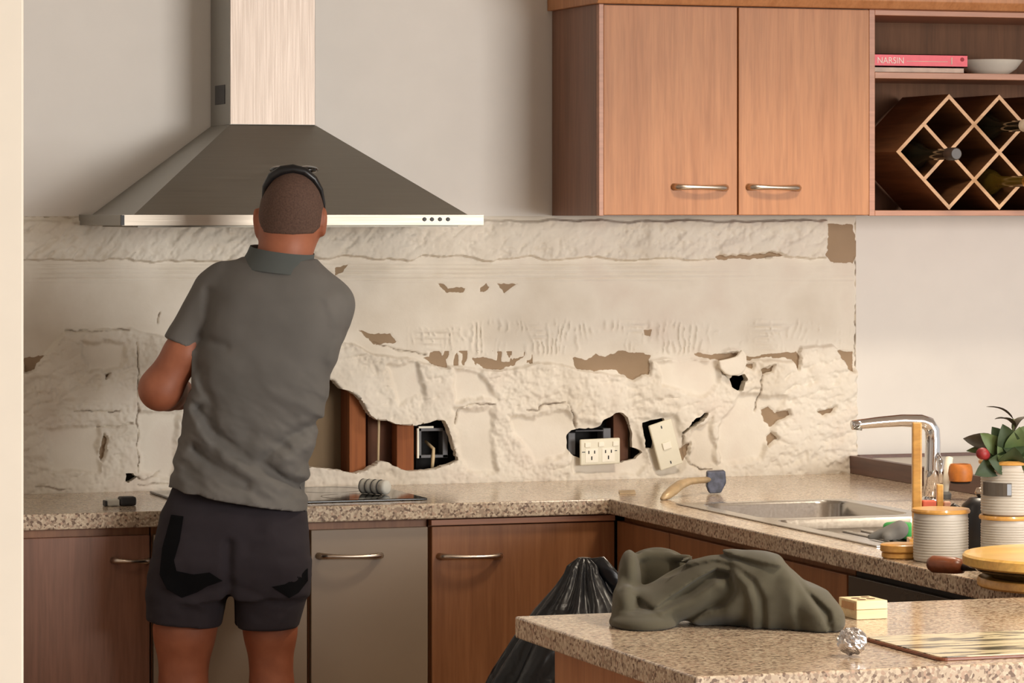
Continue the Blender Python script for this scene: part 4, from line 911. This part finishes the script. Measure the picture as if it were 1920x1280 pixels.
# ------------------------------------------------------------------ jacket
lo = (-0.02 + (1120 - 960) * 6.0 / F, 5.80, ZT - .01); hi = ((1610 - 960) * 6.1 / F + .02, 6.32, ZT + .2)
J = Field(lo, hi, .0032)
def jv(x, y, wd): return V(x, y, wd)
J.ell(jv(1265, 1130, 6.09), (.115, .11, .065), .01); J.ell(jv(1440, 1125, 6.06), (.125, .12, .095), .03); J.ell(jv(1345, 1110, 6.09), (.13, .11, .085), .03); J.ell(jv(1530, 1155, 6.02), (.07, .11, .06), .03); J.ell(jv(1205, 1150, 6.05), (.062, .09, .04), .02)
x, y, z = J.grids(); KJ = 5.97 / F
X2 = np.broadcast_to(x, J.D.shape)[:, 0, :]; Z2 = np.broadcast_to(z, J.D.shape)[:, 0, :]
sx_ = CXP + X2 / KJ; sy_ = HY - (Z2 - CAM[2]) / KJ
FOLDS = [([(1140, 1124), (1195, 1098), (1250, 1078), (1300, 1060), (1345, 1050), (1385, 1057), (1420, 1082), (1440, 1120), (1444, 1200)], .034, 8, 46, 1),
 ([(1232, 1136), (1272, 1110), (1310, 1084), (1345, 1067), (1376, 1073), (1400, 1098), (1410, 1135), (1412, 1200)], .030, 6, 24, 1),
 ([(1300, 1172), (1328, 1153), (1362, 1142), (1388, 1112), (1380, 1082)], .026, 6, 30, -1),
 ([(1150, 1108), (1185, 1113), (1215, 1132), (1242, 1150)], .020, 7, 26, 1), ([(1140, 1150), (1190, 1158), (1245, 1150), (1300, 1128), (1345, 1098)], .022, 7, 22, -1),
 ([(1440, 1044), (1474, 1072), (1502, 1112), (1530, 1152), (1548, 1200)], .026, 12, 46, -1), ([(1520, 1105), (1560, 1140), (1566, 1195)], .018, 10, 30, 1),
 ([(1535, 1196), (1556, 1166), (1590, 1148)], .012, 6, 20, -1), ([(1280, 1056), (1318, 1040), (1352, 1034), (1400, 1046), (1460, 1056)], .016, 8, 30, 1), ([(1480, 1090), (1478, 1140), (1490, 1195)], .010, 14, 26, -1)]
hgt = np.zeros_like(sx_)
for pts, A_, s1, s2, sd_ in FOLDS:
    best = np.full(sx_.shape, 1e9); sg_ = np.zeros_like(sx_)
    for a, b in zip(pts[:-1], pts[1:]):
        ex, ey = b[0] - a[0], b[1] - a[1]; L2 = ex * ex + ey * ey; t_ = np.clip(((sx_ - a[0]) * ex + (sy_ - a[1]) * ey) / L2, 0, 1)
        d = np.hypot(sx_ - a[0] - t_ * ex, sy_ - a[1] - t_ * ey); m_ = d < best; best = np.where(m_, d, best); sg_ = np.where(m_, ((sx_ - a[0]) * ey - (sy_ - a[1]) * ex) / math.sqrt(L2), sg_)
    u_ = sstep(-s1, s1, sg_ * sd_); wid = s1 * (1 - u_) + s2 * u_
    h_ = 1.75 * A_ * np.exp(-(best / wid) ** 2); hgt = np.sqrt(hgt ** 2 * .75 + h_ ** 2 + .35 * hgt * h_)
hgt = hgt + (fbm(sx_ / 70 + sy_ / 90, sy_ / 45, 5, 3) - .5) * .012
OUT = [(1140, 1168), (1150, 1140), (1144, 1116), (1162, 1090), (1174, 1052), (1190, 1038), (1240, 1036), (1284, 1042), (1312, 1028), (1345, 1021), (1382, 1030), (1430, 1038), (1466, 1044), (1488, 1072), (1518, 1100), (1560, 1114), (1582, 1142), (1588, 1172), (1574, 1194), (1480, 1200), (1390, 1200), (1325, 1190), (1296, 1172), (1250, 1174), (1200, 1172)]
osd = polysd(sx_, sy_, OUT)[0] * KJ
D_ = J.D - hgt[:, None, :] * sstep(6.12, 6.02, y) + .030
# hollow of the hood at the back left
cH = jv(1238, 1054, 6.07); kH = np.sqrt(((x - cH[0]) / .046) ** 2 + ((y - cH[1]) / .05) ** 2 + ((z - cH[2]) / .026) ** 2) - 1
D_ = np.maximum(D_, -kH * .026)
q_ = .012; o3 = np.broadcast_to(osd[:, None, :], D_.shape); t_ = np.clip(.5 - .5 * (o3 - D_) / q_, 0, 1); D_ = o3 * (1 - t_) + D_ * t_ + q_ * t_ * (1 - t_)
J.D = D_.astype(np.float32); J.ell(jv(1232, 1082, 6.175), (.065, .028, .052), .01); J.ell(jv(1180, 1085, 6.13), (.02, .06, .05), .012); J.ell(jv(1206, 1166, 6.03), (.058, .09, .022), .012); J.ell(jv(1172, 1130, 6.06), (.022, .06, .03), .014); J.chain([jv(*p) for p in ((1160, 1112, 6.06), (1172, 1075, 6.10), (1184, 1048, 6.14), (1212, 1041, 6.16), (1255, 1044, 6.16), (1290, 1048, 6.14))], [.008, .008, .006, .006, .006, .008], .008)
J.D = np.maximum(J.D, ZT + .0006 - z).astype(np.float32)
o = sdf_obj('jacket', J, 'jacket_olive', smooth_it=2); tag(o, 'crumpled olive grey fleece jacket lying on the peninsula', 'jacket')

# ------------------------------------------------------------------ bin bag
wg = 7.32; r = thing('bin_bag', np.array([*W1(1085, 900, wg)[:2], 0]), 'full black plastic bin bag standing behind the peninsula', 'bag')
c0 = W1(1085, 900, wg); na = 96; a = np.linspace(0, 2 * math.pi, na, endpoint=False); R = []
PR = [(.0, .10, .0), (.02, .20, .0), (.15, .245, -.03), (.40, .225, -.05), (.55, .19, -.03), (.66, .155, -.01), (.74, .120, .0), (.80, .085, .005), (.845, .052, .008), (.875, .036, .010), (.895, .030, .012), (.905, .012, .012)]
zs_ = np.linspace(0, .905, 60); rad_ = np.interp(zs_, [p[0] for p in PR], [p[1] for p in PR]); off = np.interp(zs_, [p[0] for p in PR], [p[2] for p in PR])
for z_, q, of in zip(zs_, rad_, off):
    amp = .06 + .12 * sstep(.45, .85, z_); pl_ = (np.abs(np.sin(a * 6 + 2.2 * np.sin(z_ * 6))) - .5) * amp + (fbm(np.cos(a) * 2.4 + 7, np.sin(a) * 2.4 + z_ * 5, 3) - .5) * .45 * sstep(.02, .2, z_)
    rr = q * (1 + pl_); R.append(np.stack([c0[0] + RT[0] * of + rr * np.cos(a), c0[1] + rr * np.sin(a), np.full(na, z_)], 1))
obj('bag_body', MB().rings(R), 'bag_plastic', r, smooth=True)
obj('bag_ear', MB().tube([c0 * np.array([1, 1, 0]) + q for q in (np.array([.012, 0, .89]), np.array([.04, -.02, .895]), np.array([.075, -.03, .85]), np.array([.095, -.03, .78]))], [.012, .016, .018, .008], 10, sx=.5), 'bag_plastic', r, smooth=True)

# ================================================================== the man at the wall
W0 = 8.21; K = W0 / F
def hv(x, y, dw=0.0): return np.array([(x - CXP) * K, W0 + dw, CAM[2] + (HY - y) * K])
pr = thing('person', np.array([*v2w([hv(430, 1000)])[0][:2], 0]), 'man in grey polo shirt and dark shorts leaning toward the wall, seen from behind', 'person')
B = Field((hv(235, 0)[0], W0 - .22, -.005), (hv(690, 0)[0], W0 + .56, 1.735), .005)
def bc_(p, q, ra, rb, k=.02, sy=1.0): B.cap(hv(*p), hv(*q), ra, rb, k, sy)
# head and face
B.ell(hv(549, 388, .015), (.070, .088, .086), .01); B.ell(hv(549, 366, .012), (.061, .078, .062), .012); B.ell(hv(545, 408, .03), (.066, .085, .075), .03); B.ell(hv(528, 432, .065), (.052, .06, .066), .03)
B.cap(hv(518, 410, .12), hv(516, 424, .137), .009, .012, .012); B.ell(hv(517, 448, .118), (.022, .014, .006), .006); B.ell(hv(518, 470, .10), (.024, .022, .016), .02)
B.cap(hv(497, 395, .105), hv(540, 395, .11), .010, .010, .015)
for ex in (503, 534): B.ell(hv(ex, 403, .113), (.012, .008, .006), .004)
for ex, sg, dw in ((481, -1, .028), (606, 1, -.002)):
    B.ell(hv(ex, 416, dw), (.008, .019, .033), .006); B.ell(hv(ex + sg * 3, 408, dw - .006), (.006, .014, .022), .004)
# neck and trunk (under the shirt)
bc_((543, 430, .01), (530, 500, -.005), .061, .066, .03); B.cap(hv(495, 528), hv(560, 532), .04, .04, .04)
B.loft([(hv(0, 960)[2], hv(445, 0)[0], W0 + .01, .115, .075), (hv(0, 780)[2], hv(476, 0)[0], W0 + .01, .105, .072), (hv(0, 620)[2], hv(508, 0)[0], W0 + .01, .12, .085), (hv(0, 530)[2], hv(512, 0)[0], W0 + .01, .12, .08)], .03)
B.loft([(hv(0, 1070)[2], hv(430, 0)[0], W0, .14, .1), (hv(0, 960)[2], hv(443, 0)[0], W0, .14, .1)], .03)
# left arm and hand
bc_((408, 556, .01), (345, 660, -.01), .038, .042); bc_((345, 660, -.01), (302, 728, -.01), .043, .047, .02); B.chain([hv(301, 729, -.005), hv(308, 735, .08), hv(320, 745, .17), hv(328, 750, .235)], [.047, .044, .034, .027], .02)
def hand(c, d, up, side, curl):
    """palm centre, finger direction, back-of-hand normal, thumb side"""
    c, d, up, side = [np.array(v, float) for v in (c, d, up, side)]
    for s_ in (-.022, 0, .022): B.cap(c - d * .035 + side * s_ * .8, c + d * .03 + side * s_, .014, .013, .010)
    for i, (s_, L) in enumerate(((.030, .9), (.010, 1.0), (-.010, .94), (-.030, .74))):
        p = c + d * .034 + side * s_; dd = d.copy()
        for j, (l, rr) in enumerate(((.036, .0092), (.026, .0086), (.021, .0078))):
            an = curl * (j + .6); v = d * math.cos(an) - up * math.sin(an); q = p + v * l * L; B.cap(p, q, rr, rr * .95, .002); p = q
    p = c - d * .02 + side * .034; q = p + d * .03 + side * .018 - up * .012; B.cap(p, q, .0115, .0105, .008); B.cap(q, q + d * .026 - up * .018 - side * .004, .0098, .0088, .003)
hand(hv(333, 751, .285), (.12, .98, .1), (-.5, -.05, .86), (.86, -.1, .5), .75)
# right arm reaching forward, hand on the wall side
bc_((612, 572, .01), (585, 672, .17), .046, .042); B.chain([hv(585, 672, .17), hv(560, 690, .26), hv(535, 694, .36)], [.042, .038, .028], .02)
hand(hv(526, 694, .42), (-.25, .95, .1), (.1, -.05, .99), (-.97, -.2, .0), .55)
# legs and feet
B.chain([hv(375, 1040, .0), hv(347, 1180, -.01), hv(344, 1290, -.01)], [.085, .066, .053], .03)
B.chain([hv(344, 1290, -.01), hv(343, 1370, -.025), hv(342, 1480, -.02), hv(342, 1640, -.005)], [.053, .057, .048, .036], .02)
B.chain([hv(492, 1040, .02), hv(506, 1180, .01), hv(509, 1290, .01)], [.083, .056, .048], .03)
B.chain([hv(509, 1290, .01), hv(510, 1370, -.01), hv(511, 1480, .0), hv(512, 1640, .015)], [.048, .053, .045, .034], .02)
for x_, dw in ((342, -.005), (512, .015)): B.chain([hv(x_, 1670, dw - .03), hv(x_ - 4, 1684, dw + .08), hv(x_ - 8, 1692, dw + .17)], [.036, .034, .024], .02)
B.D = np.maximum(B.D, .012 - B.grids()[2])
sdf_obj('body', B, 'skin', pr, smooth_it=1)
# close-cropped hair as a thin cap over the skull
H_ = Field(hv(470, 480, -.13), hv(625, 300, .14), .0035)
H_.ell(hv(549, 388, .015), (.0715, .0895, .0875), .01); H_.ell(hv(549, 366, .012), (.0625, .0795, .0635), .012); H_.ell(hv(546, 408, .028), (.0675, .0850, .0765), .03); H_.cap(hv(544, 425, .01), hv(540, 460, .002), .0628, .0645, .03)
x, y, z = H_.grids(); c = hv(549, 388, .015)
zn = hv(0, 440)[2]; nape = zn + .0 * x + np.clip((y - (c[1] - .05)), 0, 1) * .75 + .06 * np.abs(x - c[0])
H_.D = np.maximum(H_.D, (nape - z) * .8); H_.D = np.maximum(H_.D, (y - c[1] - .075))
sdf_obj('hair', H_, 'stubble_hair', pr, smooth_it=2, )
# sunglasses pushed up on the head
sg = thing('sunglasses', v2w([hv(549, 345)])[0], 'black sunglasses pushed up on the head of the man', 'sunglasses')
arc = [(498, 400, .02), (495, 376, .0), (499, 350, -.018), (511, 331, -.028), (530, 320, -.032), (551, 317, -.032), (573, 322, -.031), (590, 336, -.026), (602, 356, -.016), (607, 382, -.004), (608, 404, .0)]
obj('frame', MB().tube(v2w([hv(*p) for p in arc]), [.004, .006, .008, .0105, .012, .0115, .0105, .0085, .006, .0045, .0035], 10), 'black_plastic', sg, smooth=True)
for x_ in (524, 574):
    F_ = Field(hv(x_ - 32, 352, .0), hv(x_ + 32, 290, .12), .003); F_.ell(hv(x_, 318, .045), (.026, .034, .010), 0); P, Q = F_.mesh(); mm = MB(); mm.v = [v2w(P)]; mm.f = Q.tolist(); mm.n = len(P); obj('lens', mm, 'black_gloss', sg, smooth=True)

# shirt
S = Field((hv(270, 0)[0], W0 - .19, hv(0, 990)[2]), (hv(690, 0)[0], W0 + .22, hv(0, 455)[2]), .0042)
rows = [(486, 470, 590, .058, .0), (500, 432, 606, .075, -.004), (518, 402, 626, .095, .0), (550, 388, 640, .115, .0), (600, 378, 642, .124, 0), (660, 366, 632, .125, 0), (720, 354, 616, .120, 0), (780, 346, 602, .114, .002), (850, 331, 589, .112, .004), (905, 316, 580, .130, -.004), (970, 310, 575, .148, -.008)]
S.loft([(hv(0, y_)[2], hv((l_ + r_) / 2, 0)[0], W0 + dw, (r_ - l_) / 2 * K, ry) for y_, l_, r_, ry, dw in rows], .0, 2.25)
S.chain([hv(470, 520, .0), hv(425, 530, .005)], [.038, .05], .03)
S.chain([hv(572, 522, .0), hv(615, 568, .005)], [.036, .050], .03)
a_, b_ = hv(405, 552, .01), hv(332, 676, -.01); S.cap(a_, b_, .058, .050, .022)
a2, b2_ = hv(615, 572, .01), hv(590, 655, .15); S.cap(a2, b2_, .057, .05, .025)
x, y, z = S.grids()
hem = hv(0, 912)[2] - (x - hv(312, 0)[0]) * (44 / 263.)
S.D = np.maximum(S.D, hem - z)
# sleeve ends
for p_, q_, t_ in ((a_, b_, .80), (a2, b2_, .85)):
    u_ = (q_ - p_) / np.linalg.norm(q_ - p_); m_ = p_ + (q_ - p_) * t_; pln = (x - m_[0]) * u_[0] + (y - m_[1]) * u_[1] + (z - m_[2]) * u_[2]
    dd = np.sqrt((x - q_[0]) ** 2 + (y - q_[1]) ** 2 + (z - q_[2]) ** 2)
    torso_gate = (x - hv(362, 0)[0]) if p_ is a_ else (hv(700, 0)[0] - x)
    S.D = np.where((dd < .085) & ((torso_gate < 0) if p_ is a_ else (y > W0 + .10)), np.maximum(S.D, pln), S.D).astype(np.float32)
# creases across the back
X2 = np.broadcast_to(x, S.D.shape)[:, 0, :]; Z2 = np.broadcast_to(z, S.D.shape)[:, 0, :]
sx_ = CXP + X2 / K; sy_ = HY - (Z2 - CAM[2]) / K
dis = np.zeros_like(sx_)
for pts, amp, wd_ in (([(378, 765), (405, 802), (455, 850), (520, 885), (578, 915)], -.011, 12), ([(365, 765), (420, 840), (490, 880), (545, 905)], .006, 18), ([(370, 838), (405, 868), (470, 900)], -.008, 11), ([(595, 790), (545, 815), (505, 850)], -.005, 10), ([(585, 830), (540, 855)], .005, 12),
                      ([(378, 690), (400, 760), (412, 840)], -.005, 11), ([(398, 545), (392, 600), (368, 645)], -.004, 9), ([(380, 630), (430, 645)], -.003, 9), ([(575, 865), (552, 895), (552, 925)], -.003, 8), ([(500, 860), (540, 900), (545, 940)], -.004, 9), ([(622, 560), (642, 615), (626, 670)], .003, 14)):
    dis += amp * np.exp(-(linesd(sx_ + 14 * (fbm(sx_ / 30, sy_ / 30, 77) - .5), sy_, pts) / wd_) ** 2)
dis += (fbm((sx_ + sy_) / 90, (sy_ - sx_ * .7) / 30, 8, 3) - .5) * .010 * sstep(640, 820, sy_) + (fbm(sx_ / 60, sy_ / 60, 18, 2) - .5) * .004
dis *= 1.9
dis = np.where(dis < 0, dis * sstep(950, 915, sy_), dis)
S.D = (S.D - dis[:, None, :] * (y < W0 + .05)).astype(np.float32)
x, y, z = S.grids(); S.D = np.maximum(S.D, hem - z)
sh = sdf_obj('polo_shirt', S, 'shirt_grey', pr, smooth_it=1)
# collar
R = []; na = 40; aa = np.linspace(0, 2 * math.pi, na, endpoint=False)
for cx_, cy_, rx, ry, dw in ((520, 506, .088, .092, -.002), (522, 496, .083, .086, .0), (526, 480, .0765, .080, .004), (529, 468, .074, .077, .006), (529, 471, .070, .073, .006), (526, 490, .070, .074, .002)):
    c = hv(cx_, cy_, dw); R.append(v2w(np.stack([c[0] + rx * np.cos(aa), c[1] + ry * np.sin(aa), c[2] - .010 * np.cos(aa) + .006 * np.sin(aa)], 1)))
obj('collar', MB().rings(R, cap0=False, cap1=False), 'collar_grey', sh, smooth=60)
# shorts
T_ = Field((hv(255, 0)[0], W0 - .2, hv(0, 1195)[2]), (hv(600, 0)[0], W0 + .19, hv(0, 880)[2]), .0045)
def lrow(y_, l_, r_, ry, dw=0): return (hv(0, y_)[2], hv((l_ + r_) / 2, 0)[0], W0 + dw, (r_ - l_) / 2 * K, ry)
T_.loft([lrow(895, 332, 560, .082), lrow(935, 318, 568, .096), lrow(960, 302, 576, .122), lrow(1000, 292, 579, .13), lrow(1050, 284, 582, .135), (lrow(1118, 280, 580, .12))], .0, 2.5)
T_.loft([lrow(1050, 284, 432, .115), lrow(1110, 277, 428, .108, -.005), lrow(1185, 275, 414, .098, -.01)], .012, 2.4)
T_.loft([lrow(1050, 436, 582, .112, .01), lrow(1110, 437, 578, .104, .01), lrow(1190, 439, 555, .09, .01)], .012, 2.4)
T_.ell(hv(368, 1035, -.055), (.078, .07, .08), .03); T_.ell(hv(502, 1038, -.05), (.076, .07, .08), .03)
x, y, z = T_.grids()
hl = hv(0, 1160)[2] - (x - hv(275, 0)[0]) * .09; hr = hv(0, 1176)[2] + 0 * x; T_.D = np.maximum(T_.D, np.where(x < hv(433, 0)[0], hl, hr) - z)
X2 = np.broadcast_to(x, T_.D.shape)[:, 0, :]; Z2 = np.broadcast_to(z, T_.D.shape)[:, 0, :]; sx_ = CXP + X2 / K; sy_ = HY - (Z2 - CAM[2]) / K
dis = (fbm(sx_ / 40, sy_ / 30, 4, 3) - .5) * .008
for pts, amp, wd_ in (([(437, 1010), (436, 1080), (434, 1170)], -.014, 10), ([(310, 1075), (345, 1110), (390, 1130)], .005, 8), ([(440, 1085), (390, 1100), (340, 1105)], -.004, 8), ([(445, 1085), (520, 1120), (570, 1120)], -.004, 8)):
    dis += amp * np.exp(-(linesd(sx_, sy_, pts) / wd_) ** 2)
T_.D = (T_.D - dis[:, None, :] * (y < W0 + .02)).astype(np.float32); T_.D = np.maximum(T_.D, np.where(x < hv(433, 0)[0], hl, hr) - z)
so = sdf_obj('shorts', T_, 'shorts_charcoal', pr, smooth_it=1)
def patch(nm, poly, fld, mat, parent, off=.002, step=6, up_px=None):
    """cut a polygon into small cells and lay it on the back of an implicit surface"""
    import bmesh
    bm = bmesh.new(); vs = [bm.verts.new((p[0], p[1], 0)) for p in poly]; bm.faces.new(vs); P = np.array(poly, float)
    for ax in (0, 1):
        for v_ in np.arange(P[:, ax].min() + step, P[:, ax].max(), step):
            n_ = [0, 0, 0]; n_[ax] = 1; c_ = [0, 0, 0]; c_[ax] = v_; bmesh.ops.bisect_plane(bm, geom=bm.verts[:] + bm.edges[:] + bm.faces[:], plane_co=c_, plane_no=n_)
    bm.verts.index_update(); out = []
    for v_ in bm.verts:
        q = hv(v_.co.x, v_.co.y); i = int(np.clip(round((q[0] - fld.lo[0]) / fld.h), 0, fld.n[0] - 1)); k_ = int(np.clip(round((q[2] - fld.lo[2]) / fld.h), 0, fld.n[2] - 1)); col_ = fld.D[i, :, k_]
        j = np.argmax(col_ < 0); 
        if not (col_ < 0).any(): j = np.argmin(col_); wv = fld.ax[1][j]
        else: t_ = col_[j - 1] / (col_[j - 1] - col_[j] + 1e-9); wv = fld.ax[1][j - 1] + t_ * fld.h
        out.append((q[0], wv - off, q[2]))
    f = [tuple(v_.index for v_ in fa.verts) for fa in bm.faces]; bm.free()
    A_ = np.array(out)
    for _ in range(4):
        acc = np.zeros(len(A_)); cn = np.zeros(len(A_))
        for fa in f:
            mu = A_[list(fa), 1].mean()
            for i in fa: acc[i] += mu; cn[i] += 1
        A_[:, 1] = .4 * A_[:, 1] + .6 * acc / np.maximum(cn, 1)
    n_ = len(A_); B_ = A_.copy(); B_[:, 1] += .004
    ec = {}
    for fa in f:
        for a, b in zip(fa, fa[1:] + fa[:1]): ec[(a, b)] = 1
    rim_ = [(b, a, a + n_, b + n_) for (a, b) in ec if (b, a) not in ec]
    return obj(nm, MB().add(v2w(np.concatenate([A_, B_])), f + [tuple(i + n_ for i in fa[::-1]) for fa in f] + rim_), mat, parent, smooth=60)
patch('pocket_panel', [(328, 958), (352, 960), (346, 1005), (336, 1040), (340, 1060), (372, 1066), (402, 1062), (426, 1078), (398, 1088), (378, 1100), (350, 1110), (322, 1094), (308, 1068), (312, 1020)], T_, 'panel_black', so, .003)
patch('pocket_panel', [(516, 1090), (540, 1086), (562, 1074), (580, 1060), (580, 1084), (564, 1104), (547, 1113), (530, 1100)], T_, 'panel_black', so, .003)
for x_, dw in ((342, -.005), (512, .015)):
    F_ = Field(hv(x_ - 60, 1716, dw - .11), hv(x_ + 60, 1590, dw + .26), .005)
    F_.chain([hv(x_, 1610, dw), hv(x_, 1668, dw - .02)], [.044, .046], .02); F_.chain([hv(x_, 1672, dw - .03), hv(x_ - 4, 1682, dw + .08), hv(x_ - 8, 1688, dw + .18)], [.048, .046, .040], .03)
    F_.D = np.maximum(F_.D, .001 - F_.grids()[2]); F_.D = np.maximum(F_.D, F_.grids()[2] - hv(0, 1604)[2]); sdf_obj('boot', F_, 'boot_tan', pr, smooth_it=1)
# scraper blade in the left hand
hs = thing('hand_scraper', v2w([hv(333, 768, .30)])[0], 'small scraper held in the left hand of the man', 'tool')
obj('grip', MB().tube(v2w([hv(318, 768, .318), hv(348, 752, .335)]), [.010, .011], 10), 'band_dark', hs, smooth=True)
g0 = v2w([hv(348, 752, .335)])[0]; obj('blade', MB().box(g0[0] + .004, g0[0] + .05, g0[1] - .001, g0[1] + .001, g0[2] - .018, g0[2] + .022), 'steel_dull', hs)
